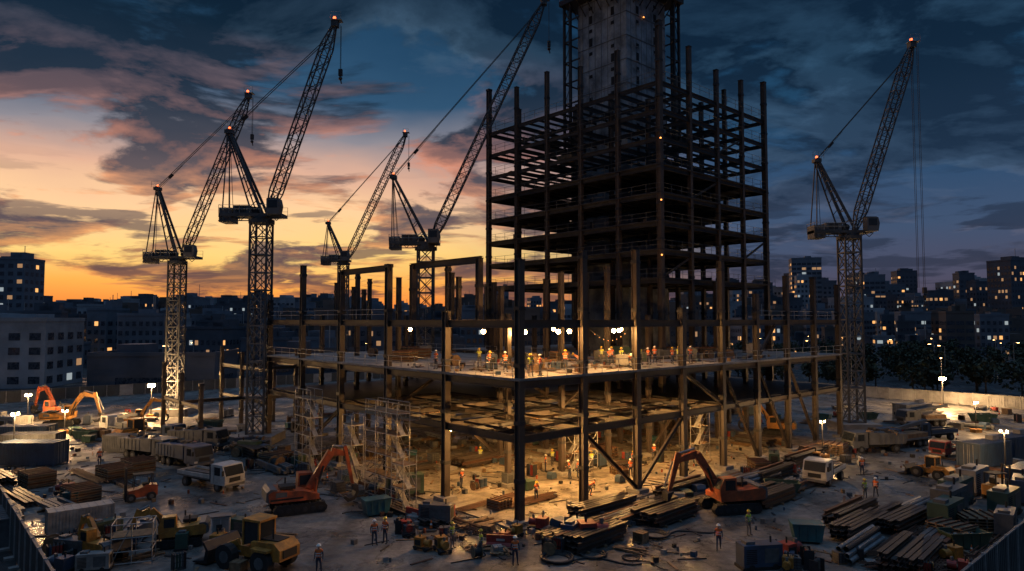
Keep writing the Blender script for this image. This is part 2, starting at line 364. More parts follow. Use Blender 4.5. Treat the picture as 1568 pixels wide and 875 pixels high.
# core
cu,cv=TU0+2*TB,TV0+2.5*TB; hs=4.8; co=MB()
co.b0(cu-hs,cu+hs,cv-hs,cv+hs,0,82,corem)
dk=mat('opening_dark',(.012,.013,.016),.9)
for zi in range(14,45):
    z0=zi*1.78
    for o in (-2.2,2.1):
        if R.random()<.12: continue
        wd=.6; hh=1.25 if zi%2 else .5
        co.box((cu+o,cv-hs,z0),(wd,.1,hh),dk); co.box((cu-hs,cv+o,z0),(.1,wd,hh),dk)
        co.box((cu+o,cv-hs-.06,z0-hh/2-.06),(wd+.2,.12,.1),corem)
    if zi%2==0:
        co.b0(cu-hs-.06,cu+hs+.06,cv-hs-.06,cv-hs,z0+.9,z0+1.,grey); co.b0(cu-hs-.06,cu-hs,cv-hs,cv+hs,z0+.9,z0+1.,grey)
for q in range(-3,4):
    co.b0(cu+q*1.25-.03,cu+q*1.25+.03,cv-hs-.03,cv-hs,42,82,grey); co.b0(cu-hs-.03,cu-hs,cv+q*1.25-.03,cv+q*1.25+.03,42,82,grey)
hw=6.3
for su,sv in ((-1,1),(1,-1)):
    for du,dv in ((0,0),(-su*1.3,0),(0,-sv*1.3)):
        co.b0(cu+su*hw+du-.17,cu+su*hw+du+.17,cv+sv*hw+dv-.17,cv+sv*hw+dv+.17,42,66,steel_d)
for k in range(8):
    z0=43+k*3.3
    for su,sv in ((-1,1),(1,-1)):
        a=(cu+su*hw,cv+sv*hw,z0)
        co.stick(a,(cu+su*hw-su*3.2,cv+sv*hw,z0),.14,.22,steel_d); co.stick(a,(cu+su*hw,cv+sv*hw-sv*3.2,z0),.14,.22,steel_d)
        co.stick((cu+su*(hw-1.3),cv+sv*hw,z0),(cu+su*hw,cv+sv*(hw-1.3),z0),.12,.16,steel_d)
        if k<7: co.stick(a,(cu+su*hw-su*1.3,cv+sv*hw,z0+3.3),.08,.08,steel_d)
co.b0(cu-hw-.6,cu+hw+.6,cv-hw-.6,cv+hw+.6,65.4,66.2,steel_d)
for q in range(9): 
    a=cu-hw+q*(2*hw/8); co.stick((a,cv-hw-.5,65.3),(a,cv-hs,63.2),.12,.12,steel_d); b_=cv-hw+q*(2*hw/8); co.stick((cu-hw-.5,b_,65.3),(cu-hs,b_,63.2),.12,.12,steel_d)
co.b0(cu-hs-1,cu+hs+1,cv-hs-1,cv+hs+1,66.2,72,steel_d)
rail(co,(cu-hw-.5,cv-hw-.5,66.2),(cu+hw+.5,cv-hw-.5,66.2)); rail(co,(cu-hw-.5,cv-hw-.5,66.2),(cu-hw-.5,cv+hw+.5,66.2))
co.obj('concrete_core',parent=bld)

# ---------------------------------------------------------------- lamps
WC=(1,.49,.14)
bulb=MB(); bulb.dome((0,0,0),.19,warm,10,6,full=True); bulb.tube((0,0,.1),(0,0,.32),.07,black); bulb.tube((0,0,.2),(0,0,.34),.28,black,12,r2=.1); bulb.tube((0,0,.3),(0,0,.8),.015,black,4); bulb_me=bulb.mesh('hanging_work_lamp')
def hang(u,v,z,e):
    p=W(u,v,z); o=put(bulb_me,'hanging_work_lamp',p); light('lamp_light',(0,0,-.32),e,WC,.12,o)
for u,v,e in ((.6,5.2,850),(1.4,.9,850),(5.2,.8,750),(7.,1.2,850),(12.5,.8,900),(13.9,1.3,550),(8,9,950),(20,6,800),(27,3,420),(3,20,220),(16,12,600)): hang(u,v,15.0,e)
for u,v,e in ((4,4,2400),(3,13,1200),(11,5,2600),(18,5,2600),(19,14,1200),(26,5,1400),(11,17,800),(34,4,800),(4,24,350),(44,5,450)): hang(u,v,5.6,e)
hang(24,20,10,60)
sp_l=MB(); sp_l.dome((0,0,0),.12,amb,8,4,full=True); sp_l.box((0,0,-.25),(.12,.12,.3),black); sp_me=sp_l.mesh('warning_lamp')
for z_ in (levels[5]-.4,levels[3]-1,levels[1]-.7): put(sp_me,'warning_lamp',W(TU0-.5,TV0-.5,z_))
put(sp_me,'warning_lamp',W(cu-1,cv-hs-.3,61.5))
t=MB(); t.tube((0,0,0),(1.2,.3,-2.2),.06,tubem,6); t.box((0,0,.05),(.2,.2,.1),grey); t.obj('fluorescent_work_light',W(16.5,1.6,15.2),RZ)
s=MB(); p0=Vector((8.6,0.2,15.1)); pts=[p0+Vector((i*.6,0,-.9*math.sin(math.pi*i/9))) for i in range(10)]; s.path(pts,.025,cable)
for p in pts[1:-1]: s.dome(p-Vector((0,0,.08)),.035,amb,6,4,full=True)
s.obj('festoon_lights',OB,RZ)
def floodmast(X,Y,h,e,dirx=0,n=2,size=.35):
    m=MB(); m.tube((0,0,0),(0,0,h),.06,steel_d,8); m.box((0,0,.25),(1.2,.9,.5),yellow); m.stick((-.4,0,h),(.4,0,h),.08,.08,steel_d)
    for k in (-.28,.28):
        m.box((k,0,h+.22),(size*1.1,.2,size),black); m.box((k,-.12,h+.22),(size*.95,.03,size*.8),flood)
    for a in range(4): m.stick((0,0,.2),(math.cos(a*1.57+.7)*1.2,math.sin(a*1.57+.7)*1.2,.05),.06,.06,steel_d)
    o=m.obj('floodlight_mast',(X,Y,0),dirx); light('lamp_light',(0,-.5,h+.2),e,(1,.58,.24),.25,o); return o
floodmast(79,126,5,14000,-.4,size=.5); floodmast(-59.3,113,5.,12000,.3,size=.5); floodmast(-56,77.5,5.2,4200,1.1,size=.3); floodmast(-76,108,4,5200,.6,size=.3)
floodmast(50,70,4.5,1500,-.9,size=.2); floodmast(-63,97,3,4200,.3,size=.2); floodmast(66,98,4,2600,.3,size=.2); floodmast(36,80,4,1200,.3,size=.18)

# ---------------------------------------------------------------- cranes
def lattice(m,a,b,wd,hd,mt,chord,lace,tip=.35,taper=3.,pitch=None):
    a,b,x,y=m.frame(a,b); Lg=(b-a).length; n=max(3,int(Lg/(pitch or wd*1.05))); 
    def cor(i):
        s_=i/n*Lg; k=min(1,tip+(1-tip)*s_/taper) if taper>0 else 1
        k=min(k,tip+(1-tip)*(Lg-s_)/taper) if taper>0 else 1
        c=a.lerp(b,i/n); return [c+x*wd/2*k*sx+y*hd/2*k*sy for sx,sy in ((-1,-1),(1,-1),(1,1),(-1,1))]
    P=[cor(i) for i in range(n+1)]
    for i in range(n):
        for k in range(4):
            m.stick(P[i][k],P[i+1][k],chord,chord,mt)
            k2=(k+1)%4
            if (i+k)%2: m.stick(P[i][k],P[i+1][k2],lace,lace,mt)
            else: m.stick(P[i][k2],P[i+1][k],lace,lace,mt)
            m.stick(P[i][k],P[i][k2],lace,lace,mt)
def crane(X,Y,mw,zs,at,tip,dl,dr,hook,yaw=0,s=1.,wide=1.35,longline=False):
    e=empty('tower_crane',(X,Y,0))
    m=MB(); m.box((0,0,.6),(5.5,5.5,1.2),conc)
    n=int((zs-1.2)/(mw*1.0)); dz=(zs-1.2)/n; h=mw/2
    C=[(-h,-h),(h,-h),(h,h),(-h,h)]
    for i in range(n):
        z0=1.2+i*dz; z1=z0+dz
        for k in range(4):
            a=C[k]; b=C[(k+1)%4]
            m.stick((*a,z0),(*a,z1),.24*s,.24*s,crane_m)
            m.stick((*a,z0),(*b,z0),.12*s,.14*s,crane_w)
            m.stick((*a,z0),(*b,z1),.11*s,.11*s,crane_w); m.stick((*b,z0),(*a,z1),.11*s,.11*s,crane_w)
    for k in range(0,n,2): m.box((0,0,1.2+k*dz+.1),(mw*.9,mw*.9,.06),crane_m)
    m.tube((0,.3,1),(0,.3,zs),.05,galv,5)
    m.obj('mast',parent=e)
    m=MB(); z=zs
    m.tube((0,0,z-.5),(0,0,z),mw*.75,crane_m,16); m.tube((0,0,z),(0,0,z+.35),mw*.6,crane_m,16)
    zt=z+.35; dw=2.6*s
    m.b0(dl,dr,-dw/2,dw/2,zt,zt+.4*s,crane_m)
    for q in range(7):
        a=dl+(dr-dl)*q/7; b=dl+(dr-dl)*(q+1)/7; m.stick((a,-dw/2,zt-.02),((a+b)/2,-dw/2,zt-.6*s),.08,.08,crane_m); m.stick(((a+b)/2,-dw/2,zt-.6*s),(b,-dw/2,zt-.02),.08,.08,crane_m)
    m.stick((dl,-dw/2,zt-.6*s),(dr*.4,-dw/2,zt-.6*s),.12,.12,crane_m)
    for q in range(4): m.b0(dl+q*.42*s,dl+q*.42*s+.36*s,-dw*.45,dw*.45,zt-.75*s,zt+1.15*s,crane_w if q%2 else grey)
    m.b0(dl*.66,dl*.25,-dw*.35,dw*.3,zt+.4*s,zt+1.5*s,grey)
    m.tube((dl*.12,-dw*.3,zt+.9*s),(dl*.12,dw*.3,zt+.9*s),.45*s,steel_d,12)
    for q in range(7): m.b0(dl*.6+q*.2,dl*.6+q*.2+.1,-dw*.36-.02,-dw*.35,zt+.6*s,zt+1.4*s,black)
    m.prism([(dr-1.5*s,zt+.1),(dr+.1*s,zt+.1),(dr+.3*s,zt+1.2*s),(dr+.1*s,zt+2.1*s),(dr-1.5*s,zt+2.1*s)],-dw*.5-1.3*s,-dw*.5-.02,grey)
    m.b0(dr-1.3*s,dr-.1*s,-dw*.5-1.33*s,-dw*.5-1.3*s,zt+.9*s,zt+1.9*s,glass); m.b0(dr-1.5*s,dr,-dw*.5-1.1*s,-dw*.5-.2,zt+2.1*s,zt+2.2*s,black)
    rail(m,(dl,-dw/2,zt+.4*s),(dr,-dw/2,zt+.4*s),galv,1.1,1.3); rail(m,(dl,dw/2,zt+.4*s),(dr,dw/2,zt+.4*s),galv,1.1,1.3); rail(m,(dl,-dw/2,zt+.4*s),(dl,dw/2,zt+.4*s),galv,1.1,1.3)
    m.obj('slewing_deck',parent=e)
    m=MB(); A=Vector((at[0],0,at[1])); 
    for sy in (-1,1):
        y0=dw*.42*sy
        m.stick((.5,y0,zt+.3),A+Vector((.12,.3*sy,0)),.3*s,.34*s,crane_m)
        m.stick((-.9*s,y0,zt+.3),A+Vector((-.15,.3*sy,-.4)),.16*s,.16*s,crane_m)
        m.stick((dl+.4,y0,zt+.4),A+Vector((-.1,.3*sy,0)),.13*s,.13*s,crane_m)
        m.tube((dl+1.2,y0*.5,zt+.4),A+Vector((0,.1*sy,0)),.04*s,cable,5)
        for q in range(1,6):
            f=q/6; a=Vector((.5,y0,zt+.3)).lerp(A+Vector((.12,.3*sy,0)),f); b=Vector((-.9*s,y0,zt+.3)).lerp(A+Vector((-.15,.3*sy,-.4)),f-.08); m.stick(a,b,.09*s,.09*s,crane_m)
    for q in range(1,7):
        f=q/7; a=Vector((.5,dw*.42,zt+.3)).lerp(A,f); m.stick((a.x,-abs(a.y),a.z),(a.x,abs(a.y),a.z),.1,.1,crane_m)
    m.box(A,(1.*s,1.1*s,.5*s),crane_m); m.tube(A-Vector((0,.5,0)),A+Vector((0,.5,0)),.4*s,steel_d,12); rail(m,A+Vector((-.8,-.6,.2)),A+Vector((.8,-.6,.2)),galv,1,.8)
    m.dome(A+Vector((0,0,.55*s)),.2*s,redl,8,4,full=True)
    m.obj('a_frame',parent=e)
    m=MB(); T=Vector((tip[0],0,tip[1])); r0=Vector((.9,0,zt+.5))
    lattice(m,r0,T,wide*s,wide*s,crane_m,.16*s,.08*s)
    d=(T-r0).normalized(); nrm=Vector((-d.z,0,d.x))
    m.box(T+d*.3,(.9*s,1.*s,.9*s),crane_m); m.box(T+Vector((.3,0,.7*s)),(1.5*s,1.2*s,.07),galv); rail(m,T+Vector((-.4,-.6,.7*s)),T+Vector((1.,-.6,.7*s)),galv,1,.7)
    m.dome(T+Vector((0,0,1.1*s)),.22*s,redl,8,4,full=True)
    mid=T-d*2.5+nrm*.6
    for sy in (-.25,.25): m.tube(A+Vector((0,sy,.2)),mid+Vector((0,sy,0)),.055*s,cable,5)
    jj=A.lerp(mid,.16); m.box(jj,(.9*s,.5*s,.35*s),steel_d,0,-math.atan2(mid.z-A.z,mid.x-A.x))
    m.tube(A.lerp(mid,.02)+Vector((0,.1,-.3)),A.lerp(mid,.3)+Vector((0,.1,-.1)),.03*s,cable,5)
    hx=T.x+.9*s
    for sy in (-.18,.18): m.tube((hx,sy,T.z),(hx,sy,T.z-hook),.032*s,cable,5)
    if longline:
        for sy in (-.18,.18): m.tube((hx-.9,sy,T.z),(hx-.9,sy,T.z-hook),.032*s,cable,5)
    m.box((hx,0,T.z-hook-.4*s),(.5*s,.4*s,.9*s),steel_d); m.dome((hx,0,T.z-hook-1.2*s),.28*s,steel_d,8,4,full=True); m.tube((hx,0,T.z-hook-1.3*s),(hx+.15,0,T.z-hook-1.9*s),.09*s,steel_d,6)
    m.obj('luffing_jib',parent=e)
    return e
crane(-57,116,2.1,26.0,(-3.7,38.4),(11.4,54.3),-5.3,3.7,6.5)
crane(-33.2,90,2.2,29.2,(-4.5,41),(9.3,55.5),-5.2,3.0,6)
crane(-45.8,185,2.4,31.4,(-4.3,42.3),(16.4,66.4),-5.8,1.8,7.5,s=1.25)
crane(-13.3,105,2.3,27.2,(-5.1,38.1),(18.2,65.6),-5.5,2.1,6)
crane(49.6,100,2.3,28.3,(-4.5,39.5),(10,56.7),-5.6,2.9,36,longline=True)

# ---------------------------------------------------------------- city
def building(X,Y,w_,d_,h,rz=0,lit=.2,body=None,st=3.4,pw=2.8,rib=False,name='office_building'):
    body=body or grey; m=MB()
    m.b0(-w_/2,w_/2,-d_/2,d_/2,0,h,body); m.b0(-w_/2-.15,w_/2+.15,-d_/2-.15,-d_/2+.3,h,h+.9,body); m.b0(-w_/2-.15,-w_/2+.3,-d_/2+.3,d_/2,h,h+.9,body); m.b0(w_/2-.3,w_/2+.15,-d_/2+.3,d_/2,h,h+.9,body)
    for k in range(R.randint(1,3)):
        a=R.uniform(-.3,.3)*w_; q=R.uniform(.1,.22)*w_; m.b0(a-q,a+q,-d_*.2,d_*.25,h,h+R.uniform(1.5,4),body)
    if R.random()<.3: m.tube((w_*.2,0,h),(w_*.2,0,h+R.uniform(4,9)),.15,galv,5)
    nf=int((h-1)/st); flr=[R.random()<lit*.35 for _ in range(nf)]
    lc=R.choice([lit_w,lit_w,lit_w2,lit_c])
    for face in range(3):
        Lw=w_ if face==0 else d_; nc=max(1,int((Lw-.8)/pw)); p=Lw/nc
        for i in range(nf):
            for j in range(nc):
                r=R.random(); mt=wglass
                if r<lit or (flr[i] and r<.75): mt=R.choice([lc,lc,lit_w,lit_w2,lit_w2,lit_c])
                a=-Lw/2+j*p+(.08 if rib else .22)*p; b=-Lw/2+(j+1)*p-(.08 if rib else .22)*p; z0=i*st+1.; z1=z0+st*.5
                if face==0: y0=-d_/2-.05; m.quad([(a,y0,z0),(b,y0,z0),(b,y0,z1),(a,y0,z1)],mt)
                elif face==1: x0=-w_/2-.05; m.quad([(x0,a,z0),(x0,b,z0),(x0,b,z1),(x0,a,z1)],mt)
                else: x0=w_/2+.05; m.quad([(x0,a,z0),(x0,b,z0),(x0,b,z1),(x0,a,z1)],mt)
    m.obj(name,(X,Y,0),rz,fix=False)
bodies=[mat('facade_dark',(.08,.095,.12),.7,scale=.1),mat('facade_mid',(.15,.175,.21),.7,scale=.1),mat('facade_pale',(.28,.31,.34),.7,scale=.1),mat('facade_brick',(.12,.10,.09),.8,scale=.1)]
for X,Y,w_,h,rib in ((215,500,20,60,1),(232,505,13,44,0),(264,500,14,48,1),(279,510,12,34,0),(297,500,19,32,0),(331,500,26,43,0),(293,400,18,50,0),(320,420,26,34,0),(-7,500,9,38,0),(181,500,17,42,0),(132,500,15,38,1),(198,520,14,40,0),(60,520,14,34,0),(100,540,20,32,0),
    (-218,300,15,42,0),(-223,500,11,31,0),(-210,500,12,27,0),(-151,500,13,31,1),(-190,520,16,25,0),(-120,560,16,28,0),(-86,540,14,27,0),(-280,500,24,26,0),(-330,520,30,28,0),(-40,560,22,27,0),(160,560,22,36,0),(250,560,30,36,0),(380,560,30,44,0),
    (350,470,22,40,0),(365,540,16,48,1),(310,560,18,44,0),(420,560,24,54,0),(240,470,12,36,0),(-185,310,17,22,0),(-300,420,22,30,0),(-250,460,15,31,0),(-165,420,14,27,0),(-130,430,12,26,1),(205,480,10,46,0),(225,540,14,52,1),(275,440,14,34,0),
    (-255,340,10,30,0),(-236,420,9,28,0),(-175,470,8,34,0),(-140,520,10,32,0),(-262,560,14,34,1),(-100,480,9,24,0),(155,470,10,36,0),(170,530,12,46,0),(300,440,9,40,0),(318,480,10,48,0),(340,430,12,36,0),(365,480,12,46,1),(30,480,10,28,0),(286,560,16,52,1),(345,600,16,58,0),(400,520,14,52,1),(-290,350,12,32,0)):
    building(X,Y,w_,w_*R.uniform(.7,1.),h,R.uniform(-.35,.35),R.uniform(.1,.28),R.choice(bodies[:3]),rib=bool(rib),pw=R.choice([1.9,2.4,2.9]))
building(-124,168,27,18,15.6,.12,.05,bodies[2],pw=4)
building(-84,167,28,18,7.6,.1,.0,bodies[0],pw=16,name='warehouse'); building(-60,205,26,14,7,.2,.04,bodies[0],pw=12,name='warehouse')
occ=[(-124,168,22),(-84,167,22)]
def free(X,Y,r):
    for a,b,c in occ:
        if (a-X)**2+(b-Y)**2<(c+r)**2: return False
    return True
cnt=0
for k in range(3000):
    D=R.uniform(225,620) if k<1900 else R.uniform(400,900); ang=R.uniform(-.76,.76); X=D*ang; Y=D
    if X>60 and Y<290 and X<290: continue
    wd=R.uniform(7,17)*(1 if D<400 else 1.25)
    if not free(X,Y,wd*.58): continue
    occ.append((X,Y,wd*.58)); cnt+=1
    yt=R.choice([-4,0,6,10,-14,14,-26,-38,-30]) if D<420 else R.choice([0,6,12,18,26,10,32]); 
    h=max(6,16+yt*D/1045)
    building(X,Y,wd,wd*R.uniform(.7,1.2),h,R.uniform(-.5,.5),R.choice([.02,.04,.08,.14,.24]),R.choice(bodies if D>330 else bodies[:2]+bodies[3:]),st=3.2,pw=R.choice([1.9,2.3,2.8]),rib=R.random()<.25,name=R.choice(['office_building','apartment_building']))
    if cnt>470: break
leaf=mat('foliage',(.04,.055,.03),.8,0,.5,.6); leaf2=mat('foliage_dark',(.018,.03,.018),.8,0,.4,.6); bark=mat('bark',(.06,.045,.03),.9)
m=MB(); cnt=0
for k in range(400):
    X=R.uniform(62,215); Y=R.uniform(140,280)
    if (Vector((X,Y,0))-O0).dot(U)<149 : continue
    if X/Y>.8: continue
    cnt+=1
    if cnt>120: break
    h=R.uniform(4.5,8); r=R.uniform(2.2,4.); m.tube((X,Y,0),(X,Y,h*.6),.22,bark,6,r2=.12)
    for q in range(3): 
        t_=R.uniform(0,6.28); m.tube((X,Y,h*.4),(X+math.cos(t_)*r*.6,Y+math.sin(t_)*r*.6,h*.75),.09,bark,4,r2=.04)
    blobs=[(X+R.uniform(-.6,.6)*r,Y+R.uniform(-.6,.6)*r,h*R.uniform(.4,.9),r*R.uniform(.4,.7)) for _ in range(6)]
    for q in range(240):
        bx,by,bz,br=R.choice(blobs); d=Vector((R.gauss(0,1),R.gauss(0,1),R.gauss(0,1))).normalized()*br*R.uniform(.6,1.05); c=Vector((bx,by,bz))+d
        a=Vector((R.uniform(-1,1),R.uniform(-1,1),R.uniform(-1,1))).normalized()*.32; b=a.cross(Vector((R.uniform(-1,1),R.uniform(-1,1),R.uniform(-1,1)))).normalized()*.28
        m.quad([c-a-b,c+a-b,c+a+b,c-a+b],leaf if d.z>0 and R.random()<.7 else leaf2)
m.obj('distant_trees',fix=False)
m=MB(); m.tube((0,0,0),(0,0,8.6),.1,galv,8,r2=.06); m.stick((0,0,8.6),(1.4,0,8.9),.08,.08,galv); m.box((1.6,0,8.9),(.8,.3,.14),grey); m.box((1.6,0,8.78),(.6,.3,.1),mat('street_lamp_lens',(1,.7,.3),emis=(1,.5,.17),es=22)); m.tube((0,0,0),(0,0,.5),.16,galv,8); sl_me=m.mesh('street_lamp')
SL=[(82,131),(120,190),(150,210),(100,235),(185,235),(-120,150),(-100,215),(-70,240),(-20,230),(30,235),(60,250),(90,290),(-140,260),(130,300),(190,320),(240,330),(-180,330),(-60,330),(-5,300),(45,330),(230,280),(160,260),(205,260),(110,330),(-95,190),(-128,190)]
for k in range(60):
    D=R.uniform(200,520); SL.append((D*R.uniform(-.74,.74),D))
for X,Y in SL: put(sl_me,'street_lamp',(X,Y,0),R.uniform(0,6.28))
def fence(a,b,h,mt,name,post=2.4,mt2=None,gap=.03):
    a=Vector(a);b=Vector(b);d=b-a;Lg=d.length;n=int(Lg/post);m=MB()
    for i in range(n):
        x0=i*Lg/n+gap; x1=(i+1)*Lg/n-gap; mm=mt2 if (mt2 and R.random()<.25) else mt; m.b0(x0,x1,-.03,.03,.08,h,mm)
        for q in range(1,6): xx=x0+(x1-x0)*q/6; m.b0(xx-.05,xx+.05,-.07,-.033,.15,h-.05,mm); m.b0(xx-.05,xx+.05,.033,.07,.15,h-.05,mm)
        m.b0(i*Lg/n-.05,i*Lg/n+.05,-.1,.1,0,h+.1,galv); m.b0(i*Lg/n-.25,i*Lg/n+.25,-.3,.6,0,.16,conc)
    m.b0(0,Lg,-.075,.075,h-.02,h+.06,grey)
    m.obj(name,(a.x,a.y,0),math.atan2(d.y,d.x))
fence(O0,O0+V*152,3.,hoard,'site_hoarding'); fence(O0,O0+U*143,3.,hoard,'site_hoarding')
fence(O0+U*143,O0+U*143+V*152,2.3,hoardl,'barrier_fence',mt2=offw); fence(O0+V*152,O0+V*152+U*143,2.3,hoard,'barrier_fence',mt2=hoardl)

# ---------------------------------------------------------------- vehicles
def wheel(m,x,y,r,wd): 
    m.tube((x,y-wd/2,r),(x,y+wd/2,r),r,black,16); m.tube((x,y-wd/2-.02,r),(x,y+wd/2+.02,r),r*.5,grey,10)
def truck(cabm,kind='flat',Lg=7.):
    m=MB(); m.b0(-Lg/2,Lg/2-.3,-.45,.45,.6,.85,black)
    c0=Lg/2-2.
    m.prism([(c0,.65),(Lg/2,.65),(Lg/2+.05,1.45),(Lg/2-.35,2.45),(c0+.1,2.5),(c0,2.3)],-1.1,1.1,cabm)
    m.prism([(Lg/2+.075,1.5),(Lg/2-.27,2.35),(Lg/2-.31,2.35),(Lg/2+.03,1.5)],-.98,.98,glass)
    for sy in (-1,1):
        m.b0(c0+.55,c0+1.35,sy*1.1,sy*1.12,1.5,2.25,glass); m.b0(Lg/2+.02,Lg/2+.09,sy*.95-.18,sy*.95+.18,.8,1.,white); m.b0(Lg/2-.1,Lg/2,sy*1.25-.1,sy*1.25+.1,1.6,2.05,black)
        m.b0(c0+.45,c0+.48,sy*1.1,sy*1.11,.75,2.3,black)
        wheel(m,Lg/2-1.1,sy*.95,.45,.3); wheel(m,-Lg/2+1.2,sy*.9,.45,.45); 
        if Lg>7: wheel(m,-Lg/2+2.3,sy*.9,.45,.45)
    m.b0(Lg/2,Lg/2+.12,-1.05,1.05,.5,.72,grey); m.b0(Lg/2+.01,Lg/2+.06,-.6,.6,.9,1.3,black)
    x0,x1=-Lg/2,c0-.15
    if kind=='flat':
        m.b0(x0,x1,-1.1,1.1,.95,1.1,grey)
        for sy in (-1,1): m.b0(x0,x1,sy*1.1-.03,sy*1.1+.03,1.1,1.45,cabm)
        m.b0(x0-.03,x0+.03,-1.06,1.06,1.1,1.45,cabm); m.b0(x1-.05,x1+.03,-1.1,1.1,1.1,2.2,grey)
        for q in range(5): m.b0(x0+.3,x1-.4,-.8+q*.33,-.6+q*.33,1.12,1.3+.12*R.random(),R.choice([grey,wood,steel]))
    elif kind=='dump':
        m.prism([(x0-.3,1.5),(x0,1.),(x1,1.),(x1,2.4),(x1+.5,2.5),(x1-.1,2.5),(x0-.3,2.2)],-1.15,1.15,cabm)
        for q in range(6): 
            for sy in (-1,1): m.b0(x0+.2+q*.65,x0+.3+q*.65,sy*1.15,sy*1.2,1.05,2.2,grey)
        for q in range(14): m.box((R.uniform(x0+.2,x1-.3),R.uniform(-.8,.8),2.25+R.uniform(0,.25)),(R.uniform(.3,.9),R.uniform(.3,.6),.35),R.choice([steel,steel_d,wood]),R.uniform(0,3),R.uniform(-.4,.4))
    elif kind=='crane':
        m.b0(x0,x1,-1.1,1.1,.95,1.15,grey); m.b0(x1-1.,x1-.3,-.5,.5,1.15,2.3,cabm); m.stick((x1-.6,0,2.3),(x0-.5,0,3.),.4,.4,grey); m.stick((x1-.6,0,2.3),(x0+1,0,2.2),.16,.16,bmetal)
        m.b0(x0+.4,x1-1.4,-.9,.9,1.15,1.7,R.choice([wood,grey]))
    return m
def excavator(pm,boom=((.8,1.8),(2.9,4.8),(4.7,4.3),(5.4,1.7)),scale=1):
    m=MB()
    for sy in (-1,1):
        pr=[(-2.1,.25),(-1.9,.05),(1.9,.05),(2.1,.25),(2.15,.5),(1.9,.85),(-1.9,.85),(-2.15,.5)]
        m.prism(pr,sy*1.15-.3,sy*1.15+.3,black)
        for q in range(14): 
            m.b0(-1.95+q*.29,-1.8+q*.29,sy*1.15-.33,sy*1.15+.33,.86,.9,steel_d)
        for q in range(6): m.tube((-1.6+q*.64,sy*1.15-.33,.42),(-1.6+q*.64,sy*1.15+.33,.42),.2,steel_d,10)
    m.b0(-1,1,-.9,.9,.4,.9,steel_d); m.tube((0,0,.9),(0,0,1.1),.8,steel_d,16)
    m.prism([(-2.5,1.25),(-2.3,1.12),(1.5,1.1),(1.5,1.5),(.2,1.9),(-2.2,2.1),(-2.55,1.9)],-1.35,1.35,pm)
    m.b0(-2.4,.2,-1.37,-1.352,1.3,1.45,black); m.b0(-2.,-1.1,-1.37,-1.352,1.55,1.95,grey)
    m.prism([(-2.75,1.3),(-2.5,1.15),(-1.9,1.15),(-1.9,2.2),(-2.4,2.25),(-2.7,2.)],-1.3,1.3,grey)
    m.prism([(.0,1.5),(1.55,1.5),(1.6,2.1),(1.25,2.95),(.1,3.)],.35,1.32,pm)
    m.b0(.2,1.1,1.32,1.34,2.,2.8,glass); m.b0(.2,1.1,.33,.35,2.,2.8,glass)
    m.prism([(1.64,2.1),(1.3,2.88),(1.27,2.88),(1.6,2.1)],.42,1.25,glass); m.b0(-1.6,-.4,-1.1,.1,2.1,2.35,black); m.tube((-1.,.3,2.),(-1.,.3,2.8),.07,black)
    a,b,c,d=[Vector((p[0],-.15,p[1])) for p in boom]
    m.stick(a,b,.42,.5,pm,.38,.65); m.stick(b,c,.38,.65,pm,.3,.36); m.stick(c+(c-d).normalized()*.7,d,.28,.5,pm,.24,.28)
    for sy in (-.38,.38):
        m.tube((1.3,-.15+sy,1.4),a.lerp(b,.62)+Vector((0,sy,0)),.1,black,8); m.tube((1.3,-.15+sy,1.4),a.lerp(b,.35)+Vector((0,sy,-.15)),.13,pm,8)
    m.tube(b.lerp(c,.1)+Vector((0,0,.5)),c+(c-d).normalized()*.6,.1,bmetal,8); m.tube(c+Vector((.35,0,0)),d+Vector((.45,0,.5)),.08,bmetal,8)
    e=d; pr=[(e.x-.2,e.z+.25),(e.x+.35,e.z+.1),(e.x+.4,e.z-.55),(e.x+.05,e.z-1.1),(e.x-.55,e.z-1.25),(e.x-.95,e.z-.8),(e.x-.75,e.z-.75),(e.x-.4,e.z-.95),(e.x+.0,e.z-.8),(e.x+.15,e.z-.45)]
    m.prism(pr,-.7,.4,steel_d)
    for q in range(5): m.stick((e.x-.9,-.62+q*.24,e.z-.8),(e.x-1.15,-.62+q*.24,e.z-.6),.09,.06,bmetal)
    return m
def loader(pm):
    m=MB()
    for sx in (-1.5,1.5):
        for sy in (-1.05,1.05): wheel(m,sx,sy,.78,.55)
    m.prism([(-2.8,.9),(-.4,.8),(-.4,1.9),(-2.3,2.),(-2.8,1.6)],-.9,.9,pm); m.b0(-.4,2.1,-.55,.55,.75,1.4,pm)
    m.prism([(-2.2,1.5),(-.8,1.5),(-.8,1.65),(-2.2,1.65)],-1.4,1.4,pm)
    m.prism([(-.9,1.9),(.5,1.5),(.65,2.2),(.4,3.),(-.85,3.05)],-.65,.65,glass); m.b0(-1,.55,-.75,.75,3.05,3.2,pm)
    for sx,sy in ((-.85,-.67),(-.85,.67),(.5,-.67),(.5,.67)): m.b0(sx-.06,sx+.06,sy-.06,sy+.06,1.5,3.05,pm)
    for sy in (-.5,.5): m.stick((1.,sy,1.6),(2.9,sy,.8),.18,.4,pm); m.tube((.8,sy,1.),(2.4,sy,1.),.08,bmetal)
    m.prism([(2.9,.15),(4.2,.1),(4.2,.18),(3.2,.35),(3.05,1.),(3.4,1.5),(3.2,1.5),(2.8,1.)],-1.4,1.4,steel_d)
    m.tube((-1.7,.3,2.),(-1.7,.3,2.7),.06,black); m.box((-2.82,0,1.3),(.05,1.2,.5),black); m.b0(-2.3,-.6,-.5,.5,1.98,2.06,black)
    for q in range(8): m.b0(-2.2+q*.18,-2.12+q*.18,-.92,-.9,1.1,1.7,black)
    return m
